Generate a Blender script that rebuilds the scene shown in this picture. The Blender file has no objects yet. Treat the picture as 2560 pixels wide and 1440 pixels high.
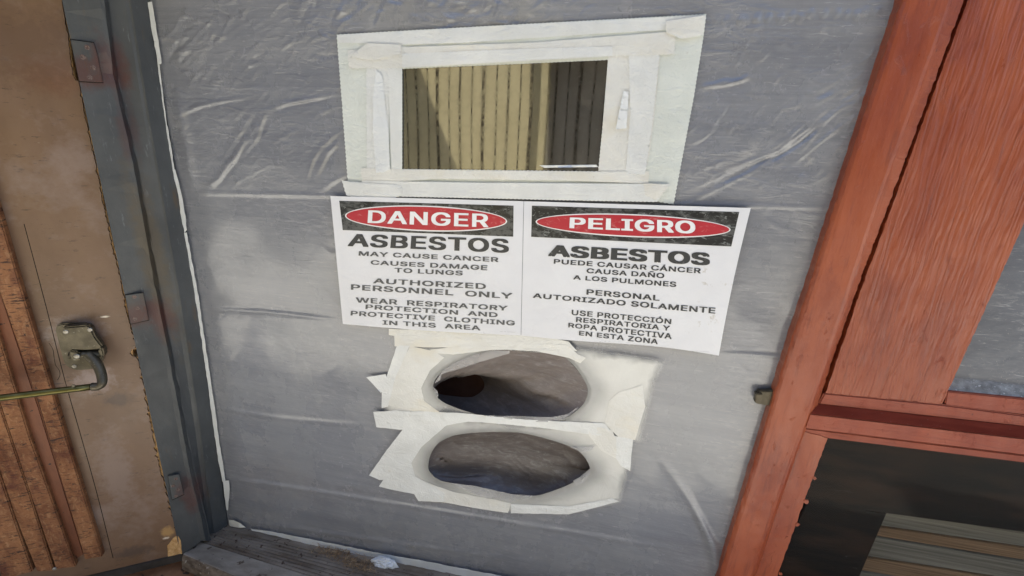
import bpy, bmesh, math, random
import numpy as np
from mathutils import Vector, Matrix, noise as mnoise
from mathutils.geometry import delaunay_2d_cdt
random.seed(7)
rng = np.random.default_rng(7)
S = bpy.context.scene
COL = S.collection
R = math.radians

# ------------------------------------------------------------------ camera
F = 1200.0            # focal length in pixels of the 2560 px wide frame
D = 1.25              # camera to sheet
EYE = 1.6
_V = np.array([998 - 1280, 4157 - 720, F]); _H = np.array([-4133 - 1280, 355 - 720, F])
_u = -_V / np.linalg.norm(_V); _r = -_H / np.linalg.norm(_H)
_n = np.cross(-_u, -_r); _n /= np.linalg.norm(_n)
_m = _u + _r; _m /= np.linalg.norm(_m); _q = _u - _r; _q /= np.linalg.norm(_q)
CM = np.array([(_m - _q) / 2 ** .5, _n, (_m + _q) / 2 ** .5])   # camera (x right, y down, z ahead) -> world
CP = np.array([0, -D, EYE])
cam_d = bpy.data.cameras.new('camera'); cam = bpy.data.objects.new('camera', cam_d); COL.objects.link(cam)
cam_d.sensor_width = 36; cam_d.lens = F / 2560 * 36; cam_d.clip_start = .02; cam_d.clip_end = 500
cam.matrix_world = Matrix([[CM[i, 0], -CM[i, 1], -CM[i, 2], CP[i]] for i in range(3)] + [[0, 0, 0, 1]])
S.camera = cam

# ------------------------------------------------------------------ light
SUN_EL, SUN_AZ = 70, 0          # the sun stands behind the building, over its roof
w = bpy.data.worlds.new('World'); S.world = w; w.use_nodes = True
nt = w.node_tree; bg = nt.nodes['Background']
sky = nt.nodes.new('ShaderNodeTexSky'); sky.sky_type = 'NISHITA'; sky.sun_disc = False
sky.sun_elevation = R(SUN_EL); sky.sun_rotation = R(SUN_AZ); sky.air_density = 1.0; sky.dust_density = 2.5; sky.ozone_density = 2.0
nt.links.new(sky.outputs[0], bg.inputs[0]); bg.inputs[1].default_value = .115
SV = np.array([0, math.cos(R(SUN_EL)), math.sin(R(SUN_EL))])    # towards the sun
sd = bpy.data.lights.new('sun', 'SUN'); sd.energy = 5; sd.angle = R(.5); sd.color = (1, .93, .82)
so = bpy.data.objects.new('sun', sd); COL.objects.link(so); so.location = (0, 3, 8)
so.rotation_euler = Vector(-SV).to_track_quat('-Z', 'Y').to_euler()
S.view_settings.view_transform = 'Standard'; S.view_settings.look = 'None'
S.view_settings.exposure = 1.72; S.view_settings.gamma = 1
S.cycles.use_denoising = True
S.cycles.max_bounces = 8; S.cycles.transparent_max_bounces = 12

# ------------------------------------------------------------------ helpers: geometry
def ray(x, y): return CM @ np.array([(x - 1280) / F, (y - 720) / F, 1.0])
def P(x, y, o=0.0):                       # point of the wall plane (offset o towards the viewer) seen at a pixel
    v = ray(x, y); return CP + v * ((D - o) / v[1])
class Plane:
    def __init__(s, p, n): s.p = np.array(p, float); s.n = np.array(n, float) / np.linalg.norm(n)
    def __call__(s, x, y, off=0.0):
        v = ray(x, y); return CP + v * ((s.p + s.n * off - CP) @ s.n / (v @ s.n))
def setY(line, o): return [np.array([p[0], -o, p[2]]) for p in line]
def lerp(a, b, t): return a + (b - a) * t
def link(name, verts, faces, mat, parent=None, smooth=False):
    me = bpy.data.meshes.new(name); me.from_pydata([tuple(map(float, v)) for v in verts], [], [tuple(map(int, f)) for f in faces]); me.update()
    o = bpy.data.objects.new(name, me); COL.objects.link(o)
    if mat: me.materials.append(mat)
    if smooth: me.polygons.foreach_set('use_smooth', [True] * len(me.polygons))
    if parent: attach(o, parent)
    return o
def attach(o, parent):
    o.parent = parent
    o.matrix_parent_inverse = Matrix.Translation(-Vector(world_loc(parent)))
def world_loc(e):
    v = Vector((0, 0, 0))
    if e.type == 'EMPTY': v = e.location.copy()
    return v
def tag(o, label, cat, group=None, kind=None):
    if label: o['label'] = label
    if cat: o['category'] = cat
    if group: o['group'] = group
    if kind: o['kind'] = kind
    return o
def thing(name, loc, label, cat, group=None):
    o = bpy.data.objects.new(name, None); COL.objects.link(o); o.location = loc; o.empty_display_size = .05
    return tag(o, label, cat, group)
def fromline(pts, y):                     # x of a pixel polyline at height y
    pts = sorted(pts, key=lambda p: p[1])
    i = 0
    while i < len(pts) - 2 and y > pts[i + 1][1]: i += 1
    (x0, y0), (x1, y1) = pts[i], pts[i + 1]
    return x0 + (x1 - x0) * (y - y0) / (y1 - y0)
def nz(x, y, z=0.0): return mnoise.noise(Vector((x, y, z)))
def loft(name, lines, mat, parent=None, smooth=False, flip=False):
    n = len(lines[0]); V = [p for l in lines for p in l]; Fs = []
    for i in range(len(lines) - 1):
        for j in range(n - 1):
            a, b, c, d = i * n + j, i * n + j + 1, (i + 1) * n + j + 1, (i + 1) * n + j
            Fs.append((a, d, c, b) if flip else (a, b, c, d))
    return link(name, V, Fs, mat, parent, smooth)
def solid(name, front, back, mat, parent=None, bevel=0.0, seg=2):
    n = len(front); bm = bmesh.new()
    a = [bm.verts.new(tuple(p)) for p in front]; b = [bm.verts.new(tuple(p)) for p in back]
    f0 = bm.faces.new(a); bm.faces.new(b[::-1])
    for i in range(n): bm.faces.new((a[(i + 1) % n], a[i], b[i], b[(i + 1) % n]))
    bmesh.ops.recalc_face_normals(bm, faces=bm.faces)
    if bevel:
        bmesh.ops.bevel(bm, geom=list(bm.edges), offset=bevel, segments=seg, affect='EDGES', clamp_overlap=True)
    me = bpy.data.meshes.new(name); bm.to_mesh(me); bm.free()
    if mat: me.materials.append(mat)
    o = bpy.data.objects.new(name, me); COL.objects.link(o)
    if parent: attach(o, parent)
    return o
def slab(name, poly, of, ob, mat, parent=None, bevel=0.0, plane=None):
    if plane is None:
        fr = [P(x, y, of) for x, y in poly]; bk = [p + np.array([0, of - ob, 0]) for p in fr]
    else:
        fr = [plane(x, y, of) for x, y in poly]; bk = [p - plane.n * (of - ob) for p in fr]
    return solid(name, fr, bk, mat, parent, bevel)
def box(name, lo, hi, mat, parent=None, bevel=0.0):
    x0, y0, z0 = lo; x1, y1, z1 = hi
    return solid(name, [(x0, y0, z0), (x1, y0, z0), (x1, y0, z1), (x0, y0, z1)], [(x0, y1, z0), (x1, y1, z0), (x1, y1, z1), (x0, y1, z1)], mat, parent, bevel)
def sweep(pts, rad, seg=14, cap=True):
    pts = [Vector(p) for p in pts]; V = []; Fs = []
    up = Vector((0, 0, 1)); prev = None
    for i, p in enumerate(pts):
        t = (pts[min(i + 1, len(pts) - 1)] - pts[max(i - 1, 0)]).normalized()
        a = (prev - t * prev.dot(t)).normalized() if prev else (up.cross(t).normalized() if abs(t.dot(up)) < .95 else Vector((1, 0, 0)).cross(t).normalized())
        prev = a; b = t.cross(a); r = rad[i] if hasattr(rad, '__len__') else rad
        for k in range(seg):
            an = 2 * math.pi * k / seg; V.append(p + (a * math.cos(an) + b * math.sin(an)) * r)
    n = len(pts)
    for i in range(n - 1):
        for k in range(seg):
            Fs.append((i * seg + k, i * seg + (k + 1) % seg, (i + 1) * seg + (k + 1) % seg, (i + 1) * seg + k))
    if cap: Fs.append(tuple(range(seg))[::-1]); Fs.append(tuple((n - 1) * seg + k for k in range(seg)))
    return V, Fs
def spline(pts, k=8):                     # Catmull-Rom through points
    pts = [np.array(p, float) for p in pts]; out = []
    q = [2 * pts[0] - pts[1]] + pts + [2 * pts[-1] - pts[-2]]
    for i in range(1, len(q) - 2):
        for j in range(k):
            t = j / k; a, b, c, d = q[i - 1], q[i], q[i + 1], q[i + 2]
            out.append(.5 * ((2 * b) + (c - a) * t + (2 * a - 5 * b + 4 * c - d) * t * t + (3 * b - a - 3 * c + d) * t ** 3))
    out.append(pts[-1]); return out
def closed_spline(pts, k=8):
    n = len(pts); q = [np.array(p, float) for p in pts]; out = []
    for i in range(n):
        a, b, c, d = q[i - 1], q[i], q[(i + 1) % n], q[(i + 2) % n]
        for j in range(k):
            t = j / k
            out.append(.5 * ((2 * b) + (c - a) * t + (2 * a - 5 * b + 4 * c - d) * t * t + (3 * b - a - 3 * c + d) * t ** 3))
    return out
def inside(poly, x, y):
    x = np.asarray(x, float); y = np.asarray(y, float); r = np.zeros(x.shape, bool)
    for i in range(len(poly)):
        (x0, y0), (x1, y1) = poly[i], poly[i - 1]
        with np.errstate(divide='ignore', invalid='ignore'):
            r ^= ((y0 > y) != (y1 > y)) & (x < (x1 - x0) * (y - y0) / (y1 - y0 + 1e-12) + x0)
    return r
def dens(poly, step, jit=0.0, serr=0.0, seed=0):      # cut long edges into steps; saw-tooth or ragged edges
    rr = random.Random(seed); out = []
    for i in range(len(poly)):
        a = np.array(poly[i], float); b = np.array(poly[(i + 1) % len(poly)], float); L = np.linalg.norm(b - a)
        n = max(1, int(L / step)); t = (b - a) / max(L, 1e-6); nn = np.array([-t[1], t[0]])
        for k in range(n):
            p = a + (b - a) * k / n
            if k:
                p = p + nn * (rr.uniform(-1, 1) * jit + serr * (1 if k % 2 else -1))
            out.append(p)
    return out
def near(loop, x, y):
    a = np.array(loop)[:, :2]; return np.min(np.hypot(a[:, 0] - x, a[:, 1] - y))
def patch(name, poly, o, mat, parent=None, step=28, relief=None, holes=(), jit=0.0, serr=0.0, seed=0, estep=None, toP=P):
    outer = dens(poly, estep or step, jit, serr, seed); es_ = min(step, estep or step) + step * .4; loops = [outer] + [list(h) for h in holes]
    vs = []; es = []
    for l in loops:
        s = len(vs); vs += [Vector((float(p[0]), float(p[1]))) for p in l]; es += [(s + i, s + (i + 1) % len(l)) for i in range(len(l))]
    xs = [p[0] for p in outer]; ys = [p[1] for p in outer]; rr = random.Random(seed + 1)
    for gx in np.arange(min(xs), max(xs), step):
        for gy in np.arange(min(ys), max(ys), step):
            x = gx + rr.uniform(-.3, .3) * step; y = gy + rr.uniform(-.3, .3) * step
            if near(outer, x, y) > .35 * es_ and inside(outer, [x], [y])[0] and all(near(h, x, y) > .35 * es_ for h in holes) and not any(inside(h, [x], [y])[0] for h in holes): vs.append(Vector((x, y)))
    V2, _, F2, _, _, _ = delaunay_2d_cdt(vs, es, [], 0, 1e-4)
    cx = np.array([sum(V2[i].x for i in f) / len(f) for f in F2]); cy = np.array([sum(V2[i].y for i in f) / len(f) for f in F2])
    ok = inside(outer, cx, cy)
    for h in holes: ok &= ~inside(h, cx, cy)
    fs = [f for f, k in zip(F2, ok) if k]; used = sorted({i for f in fs for i in f}); ix = {v: i for i, v in enumerate(used)}
    V3 = [toP(V2[i].x, V2[i].y, (o(V2[i].x, V2[i].y) if callable(o) else o) + (relief(V2[i].x, V2[i].y) if relief else 0)) for i in used]
    return link(name, V3, [tuple(ix[i] for i in f) for f in fs], mat, parent, True)
def wrinkle(amp, sx, sy, seed, ang=0.0):
    c, s = math.cos(ang), math.sin(ang)
    def f(x, y):
        a, b = x * c + y * s, -x * s + y * c
        return amp * (nz(a / sx, b / sy, seed) + .5 * nz(a / sx * 2.3, b / sy * 2.3, seed + 5))
    return f

# ------------------------------------------------------------------ helpers: materials
class NT:
    def __init__(s, name):
        s.m = bpy.data.materials.new(name); s.m.use_nodes = True; s.t = s.m.node_tree
        s.b = s.t.nodes['Principled BSDF']; s.out = s.t.nodes['Material Output']
        s.co = s.t.nodes.new('ShaderNodeTexCoord').outputs['Object']
    def n(s, typ, **kw):
        x = s.t.nodes.new(typ)
        for k, v in kw.items(): setattr(x, k, v)
        return x
    def l(s, a, b): s.t.links.new(a, b)
    def setin(s, node, key, v):
        if hasattr(v, 'links'): s.l(v, node.inputs[key])
        else: node.inputs[key].default_value = v
    def math(s, op, a, b=0.0, clamp=False):
        x = s.n('ShaderNodeMath', operation=op, use_clamp=clamp); s.setin(x, 0, a); s.setin(x, 1, b); return x.outputs[0]
    def scaled(s, sc, rot=(0, 0, 0), loc=(0, 0, 0)):
        x = s.n('ShaderNodeMapping'); s.l(s.co, x.inputs[0]); x.inputs['Scale'].default_value = sc; x.inputs['Rotation'].default_value = rot; x.inputs['Location'].default_value = loc
        return x.outputs[0]
    def noise(s, sc, detail=6, rough=.6, dist=0.0, rot=(0, 0, 0), loc=(0, 0, 0)):
        x = s.n('ShaderNodeTexNoise'); s.l(s.scaled(sc, rot, loc), x.inputs['Vector']); x.inputs['Scale'].default_value = 1
        x.inputs['Detail'].default_value = detail; x.inputs['Roughness'].default_value = rough; x.inputs['Distortion'].default_value = dist
        return x.outputs['Fac']
    def rng(s, v, a, b, c=0.0, d=1.0):
        x = s.n('ShaderNodeMapRange'); s.setin(x, 0, v); x.inputs[1].default_value = a; x.inputs[2].default_value = b; x.inputs[3].default_value = c; x.inputs[4].default_value = d
        return x.outputs[0]
    def mix(s, f, a, b):
        x = s.n('ShaderNodeMix', data_type='RGBA'); s.setin(x, 0, f)
        for k, v in ((6, a), (7, b)):
            if hasattr(v, 'links'): s.l(v, x.inputs[k])
            else: x.inputs[k].default_value = (*v, 1)
        return x.outputs[2]
    def blob(s, c, rad, soft=.6, rag=.35, nscale=30):
        rag = rag * 1.6; soft = soft * .8; nscale = nscale * 1.3     # a stain with a ragged outline round a point
        a = s.n('ShaderNodeVectorMath', operation='SUBTRACT'); s.l(s.co, a.inputs[0]); a.inputs[1].default_value = tuple(c)
        b = s.n('ShaderNodeVectorMath', operation='DIVIDE'); s.l(a.outputs[0], b.inputs[0]); b.inputs[1].default_value = tuple(rad)
        d = s.n('ShaderNodeVectorMath', operation='LENGTH'); s.l(b.outputs[0], d.inputs[0])
        e = s.math('ADD', d.outputs['Value'], s.math('MULTIPLY', s.math('SUBTRACT', s.noise((nscale,) * 3, 8, .68), .5), rag * 2))
        return s.rng(e, 1.0, 1.0 - soft)
    def bump(s, hs, strength=1.0, dist=.002):
        prev = None
        for h, st, di in hs:
            x = s.n('ShaderNodeBump'); x.inputs['Strength'].default_value = st; x.inputs['Distance'].default_value = di
            s.l(h, x.inputs['Height'])
            if prev is not None: s.l(prev, x.inputs['Normal'])
            prev = x.outputs[0]
        s.l(prev, s.b.inputs['Normal'])
    def done(s, color, rough=.5, spec=.5, metal=0.0, **kw):
        if hasattr(color, 'links'): s.l(color, s.b.inputs['Base Color'])
        else: s.b.inputs['Base Color'].default_value = (*color, 1)
        s.setin(s.b, 'Roughness', rough); s.setin(s.b, 'Specular IOR Level', spec); s.setin(s.b, 'Metallic', metal)
        for k, v in kw.items(): s.setin(s.b, k.replace('_', ' '), v)
        return s.m
    def film(s, transp):                                     # let some light straight through
        mx = s.n('ShaderNodeMixShader'); tr = s.n('ShaderNodeBsdfTransparent')
        s.setin(mx, 0, transp); s.l(s.b.outputs[0], mx.inputs[1]); s.l(tr.outputs[0], mx.inputs[2]); s.l(mx.outputs[0], s.out.inputs[0])
        return s.m

def simple(name, a, b, sc=(20, 20, 20), rough=.5, spec=.5, metal=0.0, bmp=.3, bsc=(60, 60, 60), dist=.002, speck=None):
    k = NT(name); c = k.mix(k.rng(k.noise(sc), .35, .65), a, b)
    if speck: c = k.mix(k.rng(k.noise((speck[1],) * 3, 3), speck[2], speck[2] + .04), c, speck[0])
    k.bump([(k.noise(bsc, 8), bmp, dist)])
    return k.done(c, rough, spec, metal)

# plastic sheet: milky grey film, drawn horizontally, fine scratches
def film_material(name, a, b, transp, rough=.3, spec=.6, big=.5, ang=0.0, coat=0.0):
    k = NT(name)
    streak = k.noise((3, 3, 130), 5, .7)
    cloud = k.noise((5, 5, 4), 6, .65)
    band = k.noise((.6, .6, 16), 3, .5)
    scr = k.rng(k.noise((14, 14, 120), 4, .6, 1.5, rot=(0, R(-35), 0)), .62, .7)
    scr2 = k.math('MULTIPLY', k.rng(k.noise((26, 26, 70), 7, .72, .6, rot=(0, R(-28), 0)), .50, .72), k.rng(k.noise((3, 3, 4), 4, .6, loc=(5, 2, 7)), .42, .62))
    c = k.mix(k.math('ADD', k.math('ADD', k.math('MULTIPLY', k.rng(band, .35, .65), .35), k.math('MULTIPLY', k.rng(cloud, .3, .7), .35)), k.math('MULTIPLY', k.rng(streak, .35, .65), .35)), a, b)
    c = k.mix(k.math('MULTIPLY', k.math('MAXIMUM', scr, scr2), .42), c, (.44, .44, .44))
    dust = k.rng(k.noise((420, 420, 420), 1), .74, .78)
    c = k.mix(k.math('MULTIPLY', dust, .5), c, (.6, .58, .52))
    sx = k.n('ShaderNodeSeparateXYZ'); k.l(k.co, sx.inputs[0])
    up_ = k.math('MULTIPLY', k.rng(sx.outputs['Z'], 1.25, 1.75, .15, 1.0), k.rng(k.noise((4, 4, 5), 3, .5, loc=(8, 8, 1)), .38, .6))
    fine = k.math('MULTIPLY', k.noise((26, 26, 110), 5, .62, 1.6, rot=(0, R(-38), 0)), up_)
    fine2 = k.math('MULTIPLY', k.rng(k.noise((12, 12, 48), 4, .55, 1.0, rot=(0, R(-50), 0), loc=(2, 2, 2)), .5, .68), up_)
    k.bump([(fine, .5 * coat, .006), (fine2, .5 * coat, .008), (k.noise((7, 7, 9), 3, .5, .6), big, .02), (k.noise((30, 30, 60), 5, .6, 1.0, rot=(0, R(-30), 0)), .14, .003), (streak, .16, .002)])
    k.done(c, k.rng(cloud, .3, .7, rough - .08, rough + .1), spec, IOR=1.6, Coat_Weight=coat, Coat_Roughness=.10, Coat_IOR=1.6)
    return k.film(transp) if transp else k.m
m_sheet = film_material('polyethylene_sheet', (.140, .147, .172), (.245, .250, .266), .04, .26, .5, .12, 0, .55)
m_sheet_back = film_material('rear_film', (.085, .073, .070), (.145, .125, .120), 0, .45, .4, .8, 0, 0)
m_sleeve = film_material('sleeve_film', (.135, .114, .108), (.235, .205, .196), 0, .42, .4, .5, 0, .15)
m_ringfilm = film_material('port_film', (.60, .60, .55), (.72, .72, .67), 0.05, .35, .5, .3)
def thinning():
    k = NT('port_film_thin_edge'); c = k.mix(k.rng(k.noise((7, 7, 9), 6), .3, .7), (.56, .555, .52), (.65, .645, .60))
    k.bump([(k.noise((12, 12, 12), 5, .6, 1.0), .35, .008)]); k.done(c, .3, .6, Coat_Weight=.5, Coat_Roughness=.1)
    at = k.n('ShaderNodeAttribute', attribute_name='cover'); return k.film(k.math('SUBTRACT', 1.0, at.outputs['Fac']))
m_thin = thinning()
def fade_edge(o, poly, px, hole=None, top=.94):                    # film thickness per vertex: the film tapers to nothing at its rim
    a = o.data.attributes.new('cover', 'FLOAT', 'POINT'); ring = np.array(dens(poly, 6))[:, :2]
    HW = np.array([P(x, y, .0115) for x, y in hole]) if hole else None; W = np.array([P(x, y, .0115) for x, y in ring]); co = np.array([v.co[:] for v in o.data.vertices])
    for i, c in enumerate(co):
        d = np.min(np.hypot(W[:, 0] - c[0], W[:, 2] - c[2])) / .00115; t = min(1, d / px)
        if not hole: a.data[i].value = top * (.15 + .85 * t * t * (3 - 2 * t)); continue
        dh = np.min(np.hypot(HW[:, 0] - c[0], HW[:, 2] - c[2])) / .00115
        u = min(1, max(0, (dh + 14 * nz(c[0] * 14, c[2] * 14, 2)) / 62)); a.data[i].value = .94 * t * t * (3 - 2 * t) * (.42 + .58 * u * u * (3 - 2 * u))
m_flap = film_material('clear_flap', (.4, .4, .4), (.55, .54, .53), .55, .25, .8, .6)

def tape_material(name, a, b, yellow, rough=.35, stain=.58, soft=False):
    k = NT(name)
    c = k.mix(k.rng(k.noise((9, 9, 9), 6), .35, .65), a, b)
    c = k.mix(k.math('MULTIPLY', k.rng(k.noise((6, 6, 10), 5, .6, loc=(3, 1, 2)), stain, stain + .2), .75), c, yellow)
    c = k.mix(k.math('MULTIPLY', k.rng(k.noise((45, 45, 45), 6, .7), .66, .78), .5), c, (.42, .34, .24))
    k.bump([(k.noise((14, 14, 14), 4, .55, .8), .35, .007), (k.noise((50, 18, 50), 4, .55, 2.5, rot=(0, R(-30), 0)), .42, .004), (k.rng(k.noise((9, 9, 22), 4, .5, 1.5, rot=(0, R(25), 0)), .48, .56), .25, .002)])
    k.done(c, rough, .6, Coat_Weight=.5, Coat_Roughness=.12)
    if not soft: return k.film(.12)
    at = k.n('ShaderNodeAttribute', attribute_name='cover'); return k.film(k.math('SUBTRACT', 1.0, at.outputs['Fac']))
m_tape = tape_material('white_tape', (.68, .69, .67), (.76, .77, .75), (.74, .71, .60), .3, .64)
m_tape_old = tape_material('aged_tape', (.68, .67, .62), (.75, .745, .70), (.72, .66, .52), .35, .52)
m_tape_edge = tape_material('edge_tape', (.70, .72, .72), (.78, .80, .80), (.7, .66, .58), .35, .66)
m_backing = tape_material('window_film', (.65, .68, .63), (.72, .75, .70), (.75, .73, .63), .28, .64)
m_paper = None
def paper():
    k = NT('sign_paper')
    c = k.mix(k.rng(k.noise((5, 5, 5), 5), .35, .65), (.66, .66, .675), (.72, .72, .73))
    wear = k.math('MULTIPLY', k.rng(k.noise((26, 26, 26), 8, .72), .60, .68), k.blob(P(1770, 760, .01), (.16, .2, .30), .9))
    c = k.mix(k.math('MULTIPLY', wear, .7), c, (.42, .38, .30))
    gr = k.math('MULTIPLY', k.rng(k.noise((60, 60, 26), 8, .8), .60, .66), k.blob(P(1330, 850, .01), (.34, .3, .05), .9))
    c = k.mix(k.math('MULTIPLY', gr, .6), c, (.38, .38, .38))
    dk = k.math('MULTIPLY', k.rng(k.noise((90, 90, 60), 6, .8), .56, .62), k.blob(P(1500, 862, .01), (.09, .2, .03), .9))
    c = k.mix(k.math('MULTIPLY', dk, .7), c, (.30, .30, .30))
    k.bump([(k.noise((9, 9, 9), 4, .5, .8), .45, .008), (k.noise((300, 300, 300), 3), .08, .001)])
    return k.done(c, .45, .4)
m_paper = paper()
def ink(name, a, b, lo=.54, hi=.60, sc=70, rough=.35, two=None):
    k = NT(name)
    f = k.rng(k.noise((sc * .7, sc * .7, sc * 1.3), 7, .72, .8), lo, hi)  # flecks put worn gloss and its reflections into the ink colour
    c = k.mix(f, a, b)
    if two: c = k.mix(k.rng(k.noise((12, 12, 26), 5, .6, 1.0, loc=(4, 2, 1)), .46, .56), c, k.mix(k.rng(k.noise((60, 60, 90), 7, .7), .40, .5), a, two))
    k.bump([(f, .2, .001)])
    return k.done(c, rough, .5)
m_black = ink('black_ink', (.012, .013, .014), (.16, .17, .165), .55, .60, 75, .3, (.085, .088, .085))
m_red = ink('red_ink', (.42, .022, .035), (.52, .13, .13), .56, .66, 60, .3)
m_white_ink = simple('white_ink', (.74, .74, .74), (.80, .79, .79), rough=.4)
m_letter = ink('worn_black_lettering', (.030, .032, .034), (.20, .20, .20), .60, .68, 80, .4)
m_letter_grey = ink('faded_lettering', (.075, .078, .08), (.20, .20, .20), .58, .72, 60, .4)
m_print = simple('fine_print', (.12, .12, .12), (.25, .25, .25))

# painted and rusted steel frame
def steel(hinges):
    k = NT('grey_painted_frame')
    c = k.mix(k.rng(k.noise((8, 8, 5), 7, .65), .35, .7), (.043, .046, .048), (.068, .072, .073))
    c = k.mix(k.math('MULTIPLY', k.rng(k.noise((60, 60, 14), 8, .75), .60, .68), .55), c, (.15, .16, .165))
    c = k.mix(k.math('MULTIPLY', k.rng(k.noise((25, 25, 5), 6, .7, loc=(1, 5, 2)), .60, .70), .8), c, (.085, .06, .035))
    c = k.mix(k.math('MULTIPLY', k.blob(P(378, 650, .10), (.022, .1, .36), .8, .5, 30), .85), c, (.075, .058, .036))
    for h, rad, f in hinges:
        c = k.mix(k.math('MULTIPLY', k.blob(h, rad, .8, .5, 22), f * .75), c, (.078, .022, .016))
    k.bump([(k.noise((40, 40, 25), 8, .7), .4, .003), (k.noise((6, 6, 4), 4), .25, .01)])
    return k.done(c, k.rng(k.noise((20, 20, 9), 5), .3, .7, .35, .62), .45)
def doorpaint():
    k = NT('brown_door_paint')
    c = k.mix(k.rng(k.noise((4, 4, 2.2), 7, .62), .3, .7), (.112, .062, .034), (.18, .108, .064))
    c = k.mix(k.math('MULTIPLY', k.rng(k.noise((18, 18, 60), 8, .72), .60, .67), .55), c, (.035, .024, .018))
    c = k.mix(k.math('MULTIPLY', k.rng(k.noise((20, 20, 150), 6, .7, loc=(2, 7, 1)), .635, .67), .8), c, (.022, .016, .013))
    c = k.mix(k.math('MULTIPLY', k.rng(k.noise((34, 34, 110), 7, .75, loc=(6, 1, 3)), .66, .70), .6), c, (.33, .25, .19))
    c = k.mix(k.math('MULTIPLY', k.rng(k.noise((5, 5, 6), 8, .7, loc=(9, 1, 4)), .52, .68), .55), c, (.24, .18, .155))
    for (x, y), rad, col, f in DSTAIN:
        c = k.mix(k.math('MULTIPLY', k.blob(DP(x, y, 0), rad, .75, .55, 40), f), c, col)
    k.bump([(k.noise((50, 50, 130), 8, .7), .25, .002), (k.noise((4, 4, 3), 4), .3, .012)])
    return k.done(c, k.rng(k.noise((9, 9, 9), 6), .3, .7, .30, .55), .5)
def barkwood():
    k = NT('weathered_rough_wood')
    g = k.noise((40, 40, 26), 8, .68, 2.0)
    cr = k.noise((20, 20, 90), 7, .7, 1.6)
    c = k.mix(k.rng(k.noise((16, 16, 5), 6, .62, .6), .36, .64), (.12, .040, .015), (.30, .135, .058))
    c = k.mix(k.math('MULTIPLY', k.rng(g, .52, .66), .42), c, (.42, .25, .13))
    c = k.mix(k.math('MULTIPLY', k.rng(cr, .55, .62), .9), c, (.022, .012, .010))
    c = k.mix(k.math('MULTIPLY', k.rng(k.noise((14, 14, 10), 6, .65, loc=(3, 3, 8)), .55, .66), .7), c, (.075, .016, .010))
    k.bump([(cr, .8, .006), (g, .5, .003)])
    return k.done(c, .62, .3)
def redpaint(name, grain, a=(.225, .042, .016), b=(.325, .080, .031), rough=.40, flow=9):
    k = NT(name)
    c = k.mix(k.rng(k.noise((10, 10, 4), 6), .3, .7), a, b)
    c = k.mix(k.math('MULTIPLY', k.rng(k.noise((48, 48, 30), 8, .75), .655, .70), .75), c, (.045, .013, .009))
    c = k.mix(k.math('MULTIPLY', k.rng(k.noise((9, 80, 130) if flow > 50 else (90, 90, 7), 6, .7, loc=(2, 9, 4)), .54, .68), .45), c, (.11, .02, .012))
    chip = k.rng(k.noise((38, 38, 20), 7, .72, .8), .60, .64)
    edge_ = k.rng(k.noise((9, 9, 3), 6, .7), .55, .62)
    hs = [(k.noise((14, 14, 10), 5, .55), .5, .008), (k.noise((7, 70, 110) if flow > 50 else (70, 70, flow), 6, .65), .6 if flow > 50 else .4, .003 if flow > 50 else .002), (k.noise((150, 150, 90), 5, .6), .3, .0012), (chip, .5, .0015)]
    c = k.mix(k.math('MULTIPLY', edge_, .35), c, (.15, .026, .015))
    if grain:
        wv = k.n('ShaderNodeTexWave', wave_type='BANDS', bands_direction='X', wave_profile='SIN'); k.l(k.scaled((1, 1, .10), rot=(0, R(4), 0)), wv.inputs['Vector'])
        wv.inputs['Scale'].default_value = grain; wv.inputs['Distortion'].default_value = 16; wv.inputs['Detail'].default_value = 3; wv.inputs['Detail Scale'].default_value = 2.2; wv.inputs['Detail Roughness'].default_value = .55
        cr = k.noise((130, 130, 14), 8, .75, .4)
        hs += [(wv.outputs['Fac'], .5, .0035), (cr, .35, .002)]
        c = k.mix(k.math('MULTIPLY', k.rng(cr, .70, .76), .7), c, (.03, .008, .006))
    k.bump(hs)
    return k.done(c, k.rng(k.noise((30, 30, 12), 6, .7), .3, .7, rough - .14, rough + .12), .45)
m_red_smooth = redpaint('red_gloss_paint', 0)
m_red_grain = redpaint('red_painted_rough_plank', 15)
m_red_rail = redpaint('red_painted_rail', 0, (.215, .040, .020), (.295, .068, .033), .55, 99)
m_bronze = simple('tarnished_bronze', (.062, .053, .036), (.115, .10, .07), (30, 30, 30), .42, .5, .6, .3, (160, 160, 160), .001, ((.18, .17, .14), 90, .66))
m_bar = simple('brass_tube', (.085, .078, .024), (.14, .125, .050), (8, 60, 60), .28, .5, .85, .15, (30, 200, 200), .001)
m_screw = simple('screw_steel', (.16, .145, .12), (.42, .40, .36), (260, 260, 260), rough=.4, metal=.7)
m_core = simple('chipped_particleboard', (.42, .23, .085), (.62, .40, .19), (90, 90, 60), .8, .2, 0, .9, (160, 160, 120), .004)
m_rust_board = simple('rust_red_board', (.11, .033, .012), (.20, .065, .024), (14, 14, 5), .5, .4, 0, .4, (70, 70, 20), .002, ((.02, .01, .008), 40, .66))
m_dark_metal = simple('dark_weatherstrip', (.030, .028, .026), (.06, .056, .052), rough=.45, metal=.3)
m_sill = simple('weathered_aluminium', (.20, .175, .145), (.34, .31, .265), (9, 26, 26), .5, .4, .2, .5, (60, 60, 60), .002, ((.10, .075, .055), 30, .62))
m_sill_groove = simple('grooved_aluminium', (.125, .095, .07), (.26, .225, .185), (7, 26, 26), .55, .4, .15, .5, (60, 60, 60), .002, ((.06, .035, .025), 40, .62))
m_blackwood = NT('black_stained_wood')
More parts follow.
